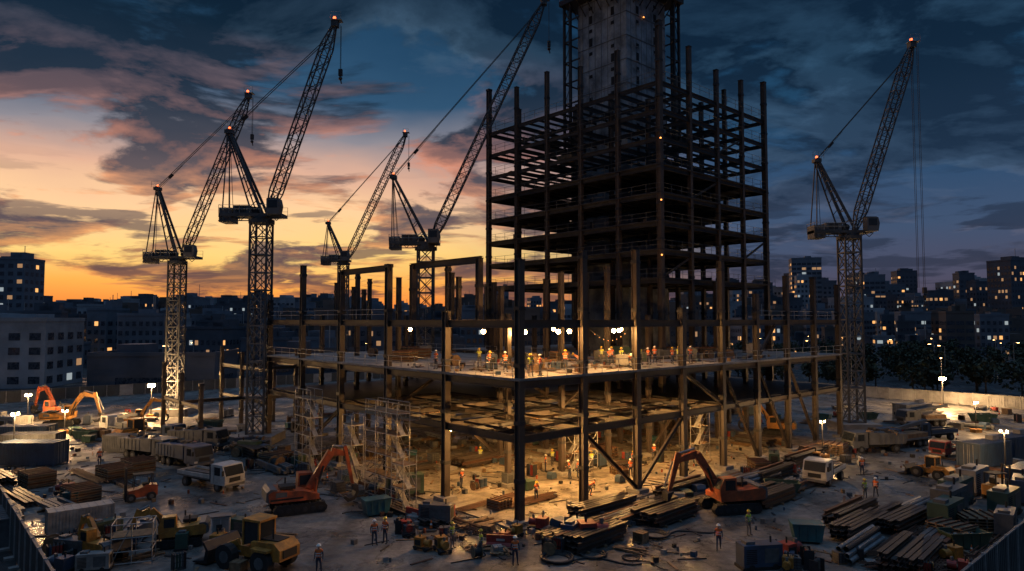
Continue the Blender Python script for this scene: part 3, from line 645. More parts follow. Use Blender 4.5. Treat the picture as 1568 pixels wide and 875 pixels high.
def forklift(pm):
    m=MB()
    for sx in (-.8,.8):
        for sy in (-.55,.55): wheel(m,sx,sy,.38,.28)
    m.prism([(-1.3,.4),(1.,.35),(1.,1.),(.2,1.1),(-.4,1.4),(-1.3,1.3)],-.55,.55,pm)
    for sx,sy in ((-.9,-.5),(-.9,.5),(.6,-.5),(.6,.5)): m.stick((sx,sy,1.1),(sx-.1 if sx>0 else sx,sy,2.3),.07,.07,black)
    m.box((-.2,0,2.32),(1.6,1.1,.08),black); m.b0(-.6,-.1,-.25,.25,1.3,1.5,black); m.b0(-.7,-.6,-.25,.25,1.4,1.9,black)
    for sy in (-.35,.35): m.b0(1.1,1.25,sy-.07,sy+.07,.1,3.,steel_d); m.b0(1.3,2.4,sy-.06,sy+.06,.25,.31,steel_d)
    for z in (.6,1.6,2.8): m.b0(1.12,1.22,-.3,.3,z,z+.1,steel_d)
    m.b0(1.28,1.34,-.5,.5,.3,.9,steel_d); return m
def V3(m,name,X,Y,deg,bev=.025,scale=1):
    o=m.obj(name,(X,Y,0.004),D2(deg),bev=bev); o.scale=(scale,)*3; return o
V3(truck(white,'flat'),'flatbed_truck',-29,66.5,-30); V3(truck(grey,'dump',7.5),'dump_truck',-42,80,-25); V3(truck(blue,'dump',7.5),'dump_truck',-36,76,-35); V3(truck(blue,'crane',8),'crane_truck',49.3,87,205)
V3(truck(white,'flat',6),'flatbed_truck',31,68.5,228); V3(truck(blue,'flat',7),'flatbed_truck',-46,90,-20); V3(truck(grey,'dump',7),'dump_truck',44,84,190); V3(truck(white,'crane',7),'crane_truck',-55,97,150)
V3(truck(grey,'dump',7),'dump_truck',-39,86,-15); V3(truck(blue,'flat',7),'flatbed_truck',56,92,200); V3(truck(grey,'crane',7.5),'crane_truck',62,104,190); V3(truck(red,'flat',6),'flatbed_truck',51,81,215,scale=.8)
V3(excavator(orange,((.8,1.8),(2.7,4.7),(4.0,4.4),(4.6,1.6))),'excavator',-18,58.2,28); V3(excavator(orange),'excavator',18.3,58.2,192)
V3(loader(yellow),'wheel_loader',-16.6,45.2,155); V3(excavator(yellow,((.8,1.8),(2.4,3.4),(3.6,2.9),(4.2,1.4))),'excavator',-23.8,49.5,200,scale=.75)
V3(excavator(yellow),'excavator',-68,104,10); V3(excavator(orange),'excavator',-74,112,160); V3(loader(yellow),'wheel_loader',-49,90,60); V3(excavator(yellow,scale=1),'excavator',-57,104,30,scale=.8)
V3(forklift(orange),'forklift',-33,61.5,215); V3(loader(yellow),'wheel_loader',42.5,70,120,scale=.7); V3(forklift(yellow),'forklift',43.5,62,20)
V3(excavator(yellow),'excavator',37,96,160,scale=.9); V3(excavator(yellow,((.8,1.8),(2.4,3.4),(3.6,2.9),(4.2,1.4))),'excavator',-27.5,46.5,150,scale=.7)

# ---------------------------------------------------------------- site objects
def container(mt,Lg=6.,Wd=2.4,H=2.6):
    m=MB(); m.b0(-Lg/2,Lg/2,-Wd/2,Wd/2,.12,H-.05,mt)
    n=int(Lg/.3)
    for i in range(n):
        x=-Lg/2+.15+i*(Lg-.3)/(n-1)
        for sy in (-1,1): m.b0(x-.07,x+.07,sy*Wd/2,sy*(Wd/2+.04),.25,H-.2,mt)
    for sx in (-1,1):
        for sy in (-1,1): m.b0(sx*Lg/2-.08,sx*Lg/2+.08,sy*Wd/2-.08,sy*Wd/2+.08,0,H,mt)
        m.b0(sx*(Lg/2+.01)-.06,sx*(Lg/2+.01)+.06,-Wd/2,Wd/2,H-.17,H-.01,mt)
    for sy in (-.5,-.1,.1,.5): m.tube((Lg/2+.05,sy,.2),(Lg/2+.05,sy,H-.2),.025,galv,5)
    for i in range(1,8): x=-Lg/2+i*Lg/8; m.b0(x-.04,x+.04,-Wd/2+.1,Wd/2-.1,H-.05,H-.02,mt)
    return m
def cabin(mt,Lg=5.5,Wd=2.4,H=2.7):
    m=container(mt,Lg,Wd,H)
    for x in (-Lg*.3,Lg*.05): m.b0(x-.5,x+.5,-Wd/2-.09,-Wd/2-.05,1.2,2.1,glass); m.b0(x-.58,x+.58,-Wd/2-.07,-Wd/2-.045,1.12,2.18,white)
    m.b0(Lg*.28,Lg*.44,-Wd/2-.09,-Wd/2-.05,.15,2.2,grey); m.b0(-Lg*.4,-Lg*.2,-.5,.3,H,H+.5,offw); return m
def generator(mt):
    m=MB(); m.b0(-1.5,1.5,-.6,.6,.25,1.75,mt); m.b0(-1.6,1.6,-.65,.65,.05,.25,black); m.b0(-1.2,-.5,-.35,.35,1.75,1.95,grey); m.tube((.9,0,1.75),(.9,0,2.2),.07,black)
    for q in range(8): m.b0(-1.3,-.5,-.62,-.6,.5+q*.13,.56+q*.13,black)
    m.b0(.1,1.2,-.62,-.6,.5,1.5,grey); m.b0(1.5,1.52,-.4,.4,.6,1.5,black)
    for sx in (-.9,.9):
        for sy in (-.6,.6): m.tube((sx,sy-.08,.22),(sx,sy+.08,.22),.22,black,10)
    return m
def beams(n=5,layers=3,Lg=8,mt=steel,kind='I'):
    m=MB(); w0=.38
    for q in (-.3,0,.3): m.box((q*Lg,0,.08),(.16,n*w0+.3,.16),wood)
    z=.16
    for l in range(layers):
        for i in range(n-l if kind=='pipe' else n):
            if R.random()<.08: continue
            y=(i-(n-(l if kind=='pipe' else 0)-1)/2)*w0; dx=R.uniform(-.35,.35); l2=Lg*R.uniform(.8,1)/2; mm=mt if R.random()<.75 else R.choice([steel_d,grey,rustm])
            if kind=='I': m.ibeam((-l2+dx,y,z+.17),(l2+dx,y+R.uniform(-.06,.06),z+.17),.3,.32,mm,.03,.03)
            elif kind=='pipe': m.tube((-l2+dx,y,z+.18),(l2+dx,y,z+.18),.17,mm,10,cap=False)
            else: m.b0(-l2+dx,l2+dx,y-.15,y+.15,z+.02,z+.3,mm)
        z+=.34 if kind!='pipe' else .3
    return m
def rebar(Lg=8):
    m=MB()
    for q in (-.3,.3): m.box((q*Lg,0,.07),(.14,1.4,.14),wood)
    for k in range(26):
        y=R.uniform(-.6,.6); z=.17+R.uniform(0,.25)*(1-abs(y)); d=R.uniform(-.4,.4); m.tube((-Lg/2+d,y,z),(Lg/2+d,y+R.uniform(-.12,.12),z),.03,rustm,5)
    return m
def pallet(kind=0):
    m=MB()
    for y in (-.5,0,.5): m.b0(-.6,.6,y-.05,y+.05,0,.1,wood)
    for i in range(6): m.b0(-.6+i*.21,-.45+i*.21,-.55,.55,.1,.13,wood)
    if kind==0:
        for l in range(R.randint(2,5)):
            for a in range(3):
                for b in range(2): m.box((-.38+a*.38+R.uniform(-.02,.02),-.26+b*.52,.24+l*.2),(.35,.48,.18),offw)
    elif kind==1:
        m.b0(-.55,.55,-.5,.5,.13,.95,wood); 
        for x in (-.5,0,.5): m.b0(x-.05,x+.05,-.53,.53,.15,.98,wood)
    elif kind==2:
        m.prism([(-.6,.13),(.6,.13),(.63,.7),(.4,1.05),(-.35,1.1),(-.62,.75)],-.52,.52,tarp)
    elif kind==3:
        for a in (-.3,.3):
            for b in (-.28,.28): m.tube((a,b,.13),(a,b,1.),.27,R.choice([blue,red,grey]),14); m.tube((a,b,.5),(a,b,.54),.285,grey,14); m.tube((a,b,.99),(a,b,1.02),.285,grey,14)
    else:
        m.b0(-.55,.55,-.5,.5,.13,1.1,grey)
        for q in range(4):
            m.b0(-.58,.58,-.53,.53,.25+q*.25,.28+q*.25,steel_d)
            m.b0(-.5+q*.33,-.47+q*.33,-.54,.54,.13,1.12,steel_d)
    return m
def skip(mt):
    m=MB(); m.prism([(-1.3,.1),(1.3,.1),(1.9,1.3),(1.85,1.35),(1.2,.2),(-1.2,.2),(-1.85,1.35),(-1.9,1.3)],-.85,.85,mt)
    for sy in (-1,1): m.prism([(-1.3,.1),(1.3,.1),(1.9,1.35),(-1.9,1.35)],sy*.85-.03,sy*.85+.03,mt); m.b0(-1.9,1.9,sy*.9-.06,sy*.9+.06,1.3,1.4,mt)
    for x in (-.8,0,.8):
        for sy in (-1,1): m.b0(x-.05,x+.05,sy*.88,sy*.96,.15,1.3,mt)
    for q in range(12): m.box((R.uniform(-1.2,1.2),R.uniform(-.6,.6),R.uniform(.7,1.2)),(R.uniform(.3,1.2),.2,.12),R.choice([wood,offw,steel]),R.uniform(0,3),R.uniform(-.5,.5))
    return m
def hose(r0=.6,mt=cable,turns=5):
    m=MB(); P=[]
    for i in range(turns*14): a=i*2*math.pi/14; r=r0+.05*math.sin(i*.7)+.05*(i/14); P.append((r*math.cos(a)+.05*math.sin(i*.31),r*math.sin(a),.05+.05*(i//28)+.02*math.sin(i)))
    x,y,_=P[-1]
    for i in range(10): P.append((x+i*.35,y+.5*math.sin(i*.6),.05))
    m.path(P,.045,mt,6); return m
def reel():
    m=MB(); m.tube((0,-.5,.7),(0,-.42,.7),.7,wood,18); m.tube((0,.42,.7),(0,.5,.7),.7,wood,18); m.tube((0,-.42,.7),(0,.42,.7),.48,cable,18)
    for q in range(6): m.tube((0,-.4+q*.14,.7),(0,-.36+q*.14,.7),.5,black,16)
    return m
def barrier(mt):
    m=MB(); m.prism([(-.3,0),(.3,0),(.25,.2),(.1,.4),(.08,.9),(-.08,.9),(-.1,.4),(-.25,.2)],-1,1,mt); m.b0(-.11,.11,-.3,.3,.5,.65,white); return m
def cone():
    m=MB(); m.b0(-.19,.19,-.19,.19,0,.04,black); m.tube((0,0,.04),(0,0,.7),.14,v_or,12,r2=.03); m.tube((0,0,.3),(0,0,.45),.108,refl,12,r2=.075); return m
def bin_(mt):
    m=MB(); m.prism([(-.8,.15),(.8,.15),(1.,1.15),(-1.,1.15)],-.6,.6,mt); m.b0(-1.02,1.02,-.65,.65,1.15,1.25,mt)
    for sx in (-.6,.6):
        for sy in (-.45,.45): m.tube((sx,sy-.05,.1),(sx,sy+.05,.1),.1,black,8)
    for x in (-.5,0,.5): m.b0(x-.04,x+.04,-.68,.68,.3,1.1,mt)
    return m
def cabinet():
    m=MB(); m.b0(-.6,.6,-.4,.4,.15,2.,white); m.b0(-.65,.65,-.45,.45,0,.15,grey); m.b0(-.5,-.03,-.42,-.4,.25,1.85,offw); m.b0(.03,.5,-.42,-.4,.25,1.85,offw); m.b0(-.3,.1,-.44,-.42,1.1,1.5,black); m.b0(-.7,.7,-.5,.5,2.,2.08,grey); m.box((.15,-.44,1.),(.05,.05,.2),black); return m
def cage(a=2.4,b=1.6,h=2.6):
    m=MB()
    for x in (-a/2,0,a/2):
        for y in (-b/2,b/2): m.tube((x,y,0),(x,y,h),.035,galv,6)
    for z in (.1,h*.33,h*.66,h):
        for y in (-b/2,b/2): m.tube((-a/2,y,z),(a/2,y,z),.035,galv,6)
        for x in (-a/2,a/2): m.tube((x,-b/2,z),(x,b/2,z),.035,galv,6)
    m.stick((-a/2,-b/2,.1),(0,-b/2,h),.05,.05,galv); m.b0(-a/2,a/2,-b/2,b/2,h*.66+.05,h*.66+.09,wood); return m
def pumpunit(mt):
    m=MB(); m.b0(-.9,.9,-.5,.5,.2,.35,black); m.b0(-.8,.1,-.45,.45,.35,1.2,mt); m.tube((.2,0,.75),(.85,0,.75),.33,mt,14); m.tube((.5,0,.75),(.5,0,1.35),.12,grey,10); m.tube((-.4,0,1.2),(-.4,0,1.6),.06,black)
    for sx in (-.6,.6):
        for sy in (-.5,.5): m.tube((sx,sy-.06,.2),(sx,sy+.06,.2),.2,black,12)
    m.stick((.9,0,.3),(1.6,0,.4),.06,.06,steel_d); m.b0(-.7,0,-.47,-.45,.5,1.,black); return m
def planks(n=14):
    m=MB()
    for i in range(n): m.box((R.uniform(-.2,.2),R.uniform(-.7,.7),.05+.06*(i//3)),(R.uniform(2.5,4),.25,.05),wood,R.uniform(-.08,.08) if i<n-3 else R.uniform(-.5,.5))
    return m
def gas():
    m=MB(); m.b0(-.5,.5,-.35,.35,0,.08,steel_d)
    for i in range(4): m.tube((-.35+i*.23,0,.08),(-.35+i*.23,0,1.3),.1,R.choice([blue,red,greenm,grey]),10); m.tube((-.35+i*.23,0,1.3),(-.35+i*.23,0,1.48),.1,grey,10,r2=.03)
    for z in (.6,1.2): m.b0(-.5,.5,-.14,-.12,z,z+.04,steel_d)
    for x in (-.5,.5): m.b0(x-.03,x+.03,-.35,.35,0,1.4,steel_d)
    return m
def formwork():
    m=MB()
    for k in range(6):
        m.b0(-1.5,1.5,-1.2,1.2,.1+k*.22,.16+k*.22,wood)
        for q in range(5): m.b0(-1.4+q*.66,-1.3+q*.66,-1.2,1.2,.16+k*.22,.3+k*.22,rustm if k%2 else grey)
    return m
LIB={}
def lib(key,fn,nvar=1):
    LIB[key]=[fn().mesh(key) for _ in range(nvar)]
lib('steel_beam_stack',lambda:beams(R.randint(4,7),R.randint(1,3),R.uniform(6,9),steel,'I'),5)
lib('steel_pipe_stack',lambda:beams(R.randint(4,6),3,7,bmetal,'pipe'),2)
lib('box_section_stack',lambda:beams(5,2,7,R.choice([steel_d,grey]),'box'),3)
lib('rebar_bundle',lambda:rebar(R.uniform(6,9)),2)
lib('formwork_stack',formwork)
LIB['material_pallet']=[pallet(k%5).mesh('material_pallet') for k in range(10)]
lib('rubbish_skip',lambda:skip(R.choice([blue,greenm,yellow])),2)
lib('hose_coil',lambda:hose(),2); lib('cable_reel',reel); LIB['plastic_barrier']=[barrier(red).mesh('plastic_barrier'),barrier(offw).mesh('plastic_barrier')]
lib('traffic_cone',cone); LIB['wheeled_bin']=[bin_(teal).mesh('wheeled_bin'),bin_(greenm).mesh('wheeled_bin')]
LIB['diesel_generator']=[generator(c).mesh('diesel_generator') for c in (grey,blue,greenm,offw)]
LIB['water_pump']=[pumpunit(c).mesh('water_pump') for c in (red,yellow,blue)]
lib('plank_pile',planks,3); lib('gas_cylinder_rack',gas,2); lib('metal_rack',cage); lib('electrical_cabinet',cabinet)
LIB['shipping_container']=[container(c).mesh('shipping_container') for c in (blue,grey,offw)]
LIB['site_cabin']=[cabin(c).mesh('site_cabin') for c in (blue,offw)]
def P(key,X,Y,deg=None,z=.004,var=None,scale=1):
    ms=LIB[key]; return put(ms[var] if var is not None else R.choice(ms),key,(X,Y,z),D2(deg) if deg is not None else R.uniform(0,6.28),scale=scale)
P('shipping_container',-53,76.5,0,var=0); P('shipping_container',-57,82,8,var=1); P('shipping_container',-33,53,40,var=2,scale=.7); P('shipping_container',-37,50.5,130,var=1,scale=.8); P('metal_rack',-25.2,46.3,20); P('electrical_cabinet',-20.8,49.6,20)
P('shipping_container',-47,84,-10,var=1,scale=.8); P('shipping_container',-62,88,5,var=0); P('site_cabin',-70,96,-20,var=1)
P('site_cabin',52,76,205,var=0); P('site_cabin',58,80,205,var=0); P('shipping_container',60,74,40,var=0); P('shipping_container',49,66,40,var=0,scale=.8); P('diesel_generator',36,57,40,var=0,scale=1.3); P('diesel_generator',38.5,60,40,var=2,scale=1.3); P('diesel_generator',43,64.5,40,var=3,scale=1.3); P('diesel_generator',40.5,57,40,var=2,scale=1.2)
P('diesel_generator',33.5,53.5,40,var=2,scale=1.2); P('diesel_generator',37,52,50,var=0); P('diesel_generator',45,61,50,var=1,scale=1.2); P('site_cabin',64,110,200,var=1); P('wheeled_bin',-11.2,57,30,var=0,scale=1.1); P('wheeled_bin',21.3,50.2,-10,var=0,scale=1.1); P('diesel_generator',16,45,10,var=1,scale=.9); P('water_pump',18.6,46.4,30,var=0); P('water_pump',5.8,49.8,10,var=0,scale=1.3)
P('plastic_barrier',-.8,48.8,80,var=0); P('hose_coil',3.,46.5,0,var=0,scale=1.4); P('hose_coil',10.5,51.5,20,var=1,scale=1.3); P('hose_coil',5.5,47.2,120,var=0,scale=1.1); P('electrical_cabinet',-36,92,10); P('wheeled_bin',-32,84,10,var=0)
for X,Y,d in ((-43,70,-40),(-46,67,-38),(-41,65,-42),(-40,69.5,-36),(-44,62,-40),(-38,61,-40),(-47,64,-44),(-42.5,57.5,-40),(-37,57,-38),(-49,70.5,-36),(-37,66.5,-45),(-46,59.5,-42),(-50,67,-40),(-39.5,73,-38)): P(R.choice(['steel_beam_stack','box_section_stack','steel_beam_stack','steel_pipe_stack','rebar_bundle','formwork_stack']),X,Y,d)
for X,Y,d in ((26,52,42),(28,50,45),(30,54,40),(27.5,56,42),(29,47,48),(24,48,45),(31.5,50.5,44),(34,49,42),(22.5,61,42),(25,64,42),(24,68,40),(28,66,42),(20,63,40),(26.5,46,46),(22,66,42),(33,57,40)): P(R.choice(['steel_beam_stack','steel_beam_stack','box_section_stack','steel_pipe_stack','rebar_bundle']),X,Y,d)
for u,v,d in ((3,-3.5,0),(6,-5,4),(12,-3.5,-3),(10,-6.5,2),(18,-3,0),(-3.5,3,92),(-5,8,88),(-3,16,90),(-4,36,90),(-5,42,92),(24,-3.5,0),(33,-3,0),(40,-4,2),(46,-3,0),(30,-5.5,3),(-6,32,90),(7,-2.4,0),(15,-5.2,2),(1,-6.4,3)):
    p=W(u,v); P(R.choice(['steel_beam_stack','rebar_bundle','box_section_stack','steel_beam_stack']),p.x,p.y,42+d)
allc=['material_pallet']*9+['plank_pile']*4+['gas_cylinder_rack','cable_reel','traffic_cone','traffic_cone','water_pump','wheeled_bin','hose_coil','diesel_generator','plastic_barrier','formwork_stack']
def inb(x,y):
    q=Vector((x,y,0))-OB; return q.dot(U),q.dot(V)
for k in range(90):
    if R.random()<.5: p=W(R.uniform(-6,-1.6),R.uniform(1,48))
    else: p=W(R.uniform(0,56),R.uniform(-6,-1.6))
    P(R.choice(allc),p.x,p.y,scale=R.uniform(.7,1.1))
for k in range(140):
    p=W(R.uniform(1,52),R.uniform(1,40),.124)
    P(R.choice(allc+['rebar_bundle','steel_beam_stack','box_section_stack']),p.x,p.y,42+R.choice([0,90])+R.uniform(-8,8),z=.124,scale=R.uniform(.5,.95))
for k in range(90):
    u,v=R.uniform(1,44),R.uniform(2.5,17 if R.random()<.6 else 44)
    if u>21.5 and v>18.5: continue
    p=W(u,v); P(R.choice(['material_pallet','material_pallet','plank_pile','gas_cylinder_rack','cable_reel','plank_pile','plastic_barrier','formwork_stack','diesel_generator']),p.x,p.y,z=11.404,scale=R.uniform(.55,.9))
for k in range(330):
    if R.random()<.5: X=R.uniform(-85,-28);Y=R.uniform(46,120)
    else: X=R.uniform(22,85);Y=R.uniform(46,125)
    q=Vector((X,Y,0))-O0
    if q.dot(V)<3 or q.dot(U)<3 or q.dot(V)>148 or q.dot(U)>139: continue
    a,b=inb(X,Y)
    if -3<a<62 and -3<b<52: continue
    if X<0 and -24<a<-12 and b<62: continue
    if X>0 and -22<b<-9 and a<48: continue
    P(R.choice(allc+['rebar_bundle','steel_beam_stack','rubbish_skip','box_section_stack']),X,Y,scale=R.uniform(.65,1.))
for k in range(24):
    X=R.uniform(-9,10); Y=R.uniform(46.5,52.5); P(R.choice(['gas_cylinder_rack','water_pump','material_pallet','plank_pile','hose_coil','hose_coil','cable_reel','traffic_cone']),X,Y,scale=R.uniform(.5,.85))
for k in range(34):
    X=R.uniform(-32,-17); Y=R.uniform(44,52); P(R.choice(['gas_cylinder_rack','material_pallet','plank_pile','water_pump','diesel_generator','cable_reel']),X,Y,scale=R.uniform(.6,.95))
for k in range(26):
    X=R.uniform(17,32); Y=R.uniform(43,47); P(R.choice(['gas_cylinder_rack','material_pallet','plank_pile','water_pump','rebar_bundle']),X,Y,scale=R.uniform(.6,.95))
# loose debris
m=MB()
def debris(px,py,z):
    k=R.random()
    if k<.5: m.box((px,py,z+.04),(R.uniform(.5,2.4),R.uniform(.05,.2),.05),R.choice([wood,steel_d,rustm,steel_d]),R.uniform(0,3.1))
    elif k<.85: s_=R.uniform(.12,.4); m.box((px,py,z+s_/2),(s_,s_*R.uniform(.6,1.4),s_),R.choice([conc,wood,steel_d,black,grey,rustm,tarp]),R.uniform(0,3.1))
    else: s_=R.uniform(.08,.18); m.tube((px,py,z),(px,py,z+s_*2),s_*.6,R.choice([offw,blue,orange,grey]),8)
for k in range(800):
    p=W(R.uniform(-7,-1.5),R.uniform(0,50)) if k%2 else W(R.uniform(-2,58),R.uniform(-7,-1.5)); debris(p.x,p.y,.004)
for k in range(700): p=W(R.uniform(0,50),R.uniform(0,40)); debris(p.x,p.y,.124)
for k in range(350):
    u,v=R.uniform(0.3,45),R.uniform(.4,18.5); p=W(u,v); debris(p.x,p.y,11.404)
for k in range(70): debris(R.uniform(-12,14),R.uniform(45,52.5),.004)
for k in range(900):
    X=R.choice([-1,1])*R.uniform(17,60); Y=R.uniform(44,100); q=Vector((X,Y,0))-O0; a,b=inb(X,Y)
    if q.dot(V)<1.5 or q.dot(U)<1.5 or (-1<a<61 and -1<b<50): continue
    debris(X,Y,.004)
m.obj('loose_debris')
def scaffold(nx,ny,nz,b=1.8,h=1.9,dw=1.3):
    m=MB()
    for i in range(nx+1):
        for j in range(ny+1): m.tube((i*b,j*dw,0),(i*b,j*dw,nz*h+1),.042,galv,5,cap=False)
    for k in range(nz+1):
        z=k*h+.15
        for j in range(ny+1):
            m.tube((0,j*dw,z),(nx*b,j*dw,z),.038,galv,5,cap=False); m.tube((0,j*dw,z+.95),(nx*b,j*dw,z+.95),.03,galv,4,cap=False)
        for i in range(nx+1): m.tube((i*b,0,z),(i*b,ny*dw,z),.038,galv,5,cap=False)
        if k: m.b0(.05,nx*b-.05,.05,ny*dw-.05,z+.04,z+.09,wood)
        if k<nz:
            for i in range(nx): 
                m.tube((i*b,0,z),((i+1)*b,0,z+h),.03,galv,4,cap=False); m.tube(((i+1)*b,ny*dw,z),(i*b,ny*dw,z+h),.03,galv,4,cap=False)
                if i==0: m.stick((0,dw*.5,z),(b,dw*.5,z+h),.5,.06,galv)
    return m
p=W(-2.6,11.5); scaffold(3,1,4).obj('scaffold_tower',p,D2(132)); p=W(-2.6,19.5); scaffold(1,1,3).obj('scaffold_tower',p,D2(132)); p=W(-3.2,27.); scaffold(2,1,4).obj('scaffold_tower',p,D2(132)); p=W(-3.9,8.5); scaffold(1,1,2).obj('scaffold_tower',p,D2(132))
p=W(-1.8,12); m=MB(); m.b0(0,9,-.6,.6,6.9,6.98,wood); rail(m,(0,-.6,6.98),(9,-.6,6.98)); m.obj('access_walkway',p,D2(132))
p=W(16,9,.12); scaffold(2,1,2).obj('scaffold_tower',p,RZ); p=W(30,3,.12); scaffold(1,1,3).obj('scaffold_tower',p,RZ)

# ---------------------------------------------------------------- people
def person(pose,vest,pant,helm):
    V_=[];E=[];Rr=[];Bm=[]
    def add(p,r,par,mt):
        V_.append(Vector(p));Rr.append(r);
        if par is not None: E.append((par,len(V_)-1))
        Bm.append(mt); return len(V_)-1
    lean=pose.get('lean',0); hz=pose.get('hip',.93)
    Mt=Matrix.Rotation(lean,3,'X')
    piv=Vector((0,0,hz))
    def up(p): return piv+Mt@(Vector(p)-Vector((0,0,.93)))
    pel=add(piv,.135,None,pant); sp_=add(up((0,0,1.12)),.12,pel,vest); ch=add(up((0,.01,1.34)),.145,sp_,vest); nk=add(up((0,0,1.49)),.055,ch,skin); hd=add(up((0,-.02,1.58)),.085,nk,skin); ht=add(up((0,-.015,1.68)),.085,hd,skin)
    for s_,leg,arm in ((-1,pose['legL'],pose['armL']),(1,pose['legR'],pose['armR'])):
        hp=add((s_*.1,0,hz-.06),.095,pel,pant); kn=add((s_*.11+leg[0][0],leg[0][1],leg[0][2]),.065,hp,pant); an=add((s_*.12+leg[1][0],leg[1][1],leg[1][2]),.045,kn,pant); he=add((s_*.12+leg[1][0],leg[1][1]+.02,max(.05,leg[1][2]-.06)),.045,an,black); add((s_*.14+leg[1][0],leg[1][1]-.19,max(.04,leg[1][2]-.08)),.036,he,black)
        sh=add(up((s_*.19,0,1.42)),.062,ch,vest); el=add(up((s_*.19+arm[0][0],arm[0][1],1.42+arm[0][2])),.042,sh,pant); we=Vector((s_*.19+arm[1][0],arm[1][1],1.42+arm[1][2])); wr=add(up(we),.028,el,pant)
        d=(V_[wr]-V_[el]).normalized(); sd_=d.cross(Vector((0,0,1))); sd_=sd_.normalized() if sd_.length>.1 else Vector((0,1,0))
        pa=add(V_[wr]+d*.07,.03,wr,skin)
        for q in range(4):
            o=sd_*(q-1.5)*.02; ln=(.065,.075,.07,.055)[q]; f1=add(V_[pa]+d*.03+o,.009,pa,skin); add(V_[f1]+d*ln+sd_.cross(d)*.02,.008,f1,skin)
        t1=add(V_[wr]+d*.05+sd_*.045,.01,pa,skin); add(V_[t1]+d*.04+sd_*.01,.009,t1,skin)
    me=bpy.data.meshes.new('p'); me.from_pydata(V_,E,[]); o=bpy.data.objects.new('p',me); col.objects.link(o); md=o.modifiers.new('Skin','SKIN'); 
    for i,r in enumerate(Rr):
        sv=me.skin_vertices[0].data[i]; sv.radius=(r*(1.25 if Bm[i] is vest and i<4 else 1),r); sv.use_root=(i==0)
    sb=o.modifiers.new('S','SUBSURF'); sb.levels=1; sb.render_levels=1
    bpy.context.view_layer.update(); dg=bpy.context.evaluated_depsgraph_get(); m2=bpy.data.meshes.new_from_object(o.evaluated_get(dg)); bpy.data.objects.remove(o)
    mats=[pant,vest,skin,helm,black,refl,hair]; m2.materials.clear()
    for q in mats: m2.materials.append(q)
    for f in m2.polygons:
        c=f.center; best=9;bm_=pant
        for a,b in E:
            A_,B_=V_[a],V_[b]; ab=B_-A_; t_=max(0,min(1,(c-A_).dot(ab)/max(ab.length_squared,1e-6))); dd=(A_+ab*t_-c).length
            if dd<best: best=dd; bm_=Bm[b] if t_>.35 else Bm[a]
        f.material_index=mats.index(bm_); f.use_smooth=True
    x=MB(); 
    def sub(fn):
        k=len(x.v); fn(); x.v[k:]=[tuple(up(q)) for q in x.v[k:]]
    sub(lambda:x.dome((0,-.005,1.68),.125,helm,12,5,.95)); sub(lambda:x.tube((0,-.03,1.67),(0,-.03,1.685),.15,helm,14)); sub(lambda:x.tube((0,.03,1.60),(0,.03,1.68),.098,hair,10))
    sub(lambda:x.box((0,-.115,1.60),(.025,.03,.045),skin)); sub(lambda:[x.box((k,-.1,1.635),(.022,.012,.012),black) for k in (-.035,.035)]); sub(lambda:x.box((0,-.1,1.555),(.045,.012,.008),red)); sub(lambda:[x.box((k,0,1.61),(.02,.035,.055),skin) for k in (-.095,.095)])
    for zz in (1.1,1.24):
        sub(lambda:[x.box((k*.17,0,zz),(.012,.2,.045),refl) for k in (-1,1)]); sub(lambda:[x.box((0,k*.142,zz),(.3,.012,.045),refl) for k in (-1,1)])
    xm=x.mesh('x'); bm=bmesh.new(); bm.from_mesh(m2); nf=len(bm.faces); bm.from_mesh(xm); bm.faces.ensure_lookup_table()
    xmats=[mats.index(q) if q in mats else 4 for q in x.mats]
    for f in bm.faces[nf:]: f.material_index=xmats[f.material_index]
    bm.to_mesh(m2); bm.free(); m2.name='construction_worker'; return m2
st=((0,0,.5),(0,0,.1)); POS={
 'stand':dict(legL=st,legR=((.03,-.02,.5),(.05,0,.1)),armL=((-.05,.03,-.28),(-.06,-.06,-.53)),armR=((.06,.03,-.28),(.07,-.05,-.53))),
 'walk':dict(legL=((0,-.18,.54),(0,-.25,.12)),legR=((0,-.02,.5),(0,.27,.16)),armL=((-.05,.12,-.26),(-.06,.1,-.5)),armR=((.05,-.1,-.27),(.05,-.26,-.45))),
 'bend':dict(lean=.95,hip=.86,legL=((0,-.16,.5),(0,.02,.1)),legR=((.05,-.14,.5),(.06,.1,.1)),armL=((0,-.2,-.2),(.03,-.42,-.28)),armR=((0,-.22,-.2),(-.02,-.45,-.25))),
 'point':dict(legL=st,legR=((.05,0,.5),(.08,.02,.1)),armL=((-.05,.03,-.28),(0,-.16,-.45)),armR=((.14,-.2,-.08),(.2,-.45,.02))),
 'work':dict(lean=.2,legL=((0,-.08,.5),(0,-.04,.1)),legR=((.04,.0,.5),(.06,.08,.1)),armL=((-.03,-.06,-.27),(.08,-.3,-.24)),armR=((.03,-.06,-.27),(-.06,-.3,-.22)))}
PM={}
for pk,pv_ in POS.items():
    for ck,(a,b,c) in enumerate(((v_or,pants,h_w),(v_ye,pants2,h_y),(v_or,pants,h_y))):
        PM[(pk,ck)]=person(pv_,a,b,c)
def man(X,Y,z,deg,pose,ck): put(PM[(pose,ck)],'construction_worker',(X,Y,z),D2(deg),scale=R.uniform(1.0,1.06))
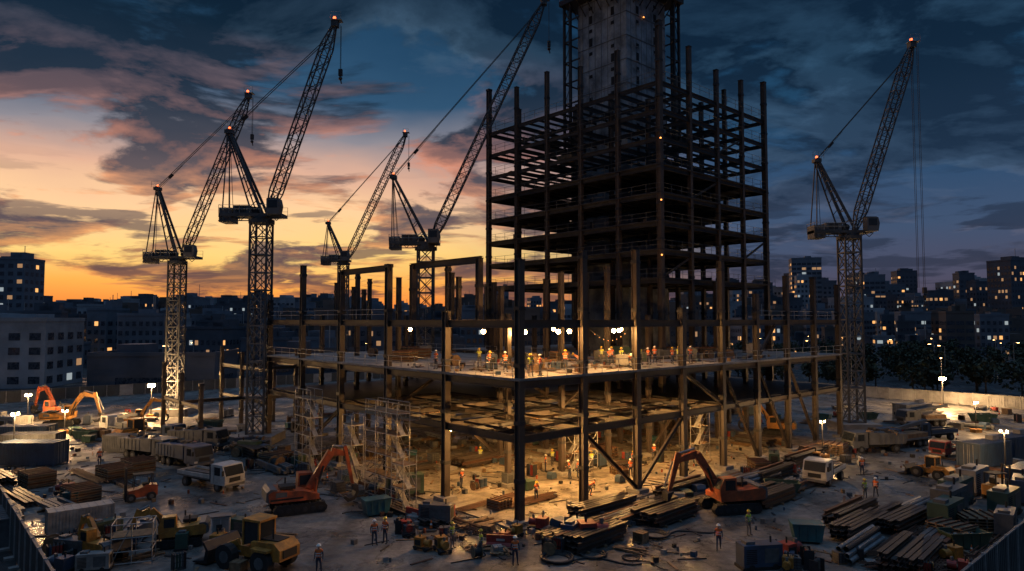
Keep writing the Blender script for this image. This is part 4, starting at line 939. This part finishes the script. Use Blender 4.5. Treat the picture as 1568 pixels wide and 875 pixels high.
for a in ((-9.8,49.4,20,'stand',0),(-9.1,49.8,-30,'stand',2),(-4.2,48.7,60,'stand',1),(-2.1,46.9,-60,'walk',1),(.2,45.5,10,'stand',0),(14.4,48.4,-15,'walk',0),(17.6,51.6,30,'stand',1),(31.5,61.8,20,'stand',1),(32.8,62.4,-40,'walk',0),(36.1,71.3,0,'stand',0),(-12.2,43.9,0,'stand',0),(-45.4,76,40,'walk',0)):
    man(a[0],a[1],.006,a[2],a[3],a[4])
for a in ((-4.8,65.3,60,'work',0),(3.5,72,90,'stand',0),(4.4,75.4,10,'walk',1),(5.8,69.2,-80,'work',0),(6.6,69.5,90,'stand',0),(2.1,60.7,30,'work',2),(9.6,80,0,'stand',0),(-3.5,76.4,0,'stand',1),(7.,62.5,120,'bend',0),(12,70,10,'stand',0),(1,67,200,'bend',1),(8.5,74,10,'point',1),(16,78,10,'work',0),(13,74,-50,'walk',2)):
    man(a[0],a[1],.126,a[2],a[3],a[4])
for a in ((1.5,55.9,10,'stand',1),(2.3,56.4,-70,'point',0),(-.6,60.4,20,'stand',0),(-2.1,61,60,'work',2),(-7.1,64,-40,'stand',0),(-6.3,64.8,40,'stand',2),(4.9,63,0,'walk',2),(9.4,72,0,'stand',1),(9.5,67.5,30,'work',0),(11,69,-20,'stand',1),(11.3,65.5,0,'bend',0),(12.5,68,80,'stand',2),(14,70,-60,'work',0),(15,72,0,'stand',0),(16.5,70.5,30,'walk',2),(17.5,72,-30,'stand',1),(19,73,0,'stand',0),(13.2,71,0,'point',1),(10.3,71,0,'stand',2),(-3.2,67,0,'work',1),(6.5,66,-90,'bend',2)):
    man(a[0],a[1],11.406,a[2],a[3],a[4])

# ---------------------------------------------------------------- camera
cd=bpy.data.cameras.new('camera'); cd.lens=24; cd.sensor_width=36; cd.clip_end=9000; cd.clip_start=.2
co_=bpy.data.objects.new('camera',cd); col.objects.link(co_); co_.location=(0,0,16); co_.rotation_euler=(D2(90+2.874),0,0); sc.camera=co_
sc.view_settings.view_transform='Standard'; sc.view_settings.look='None'; sc.view_settings.exposure=0; sc.view_settings.gamma=1
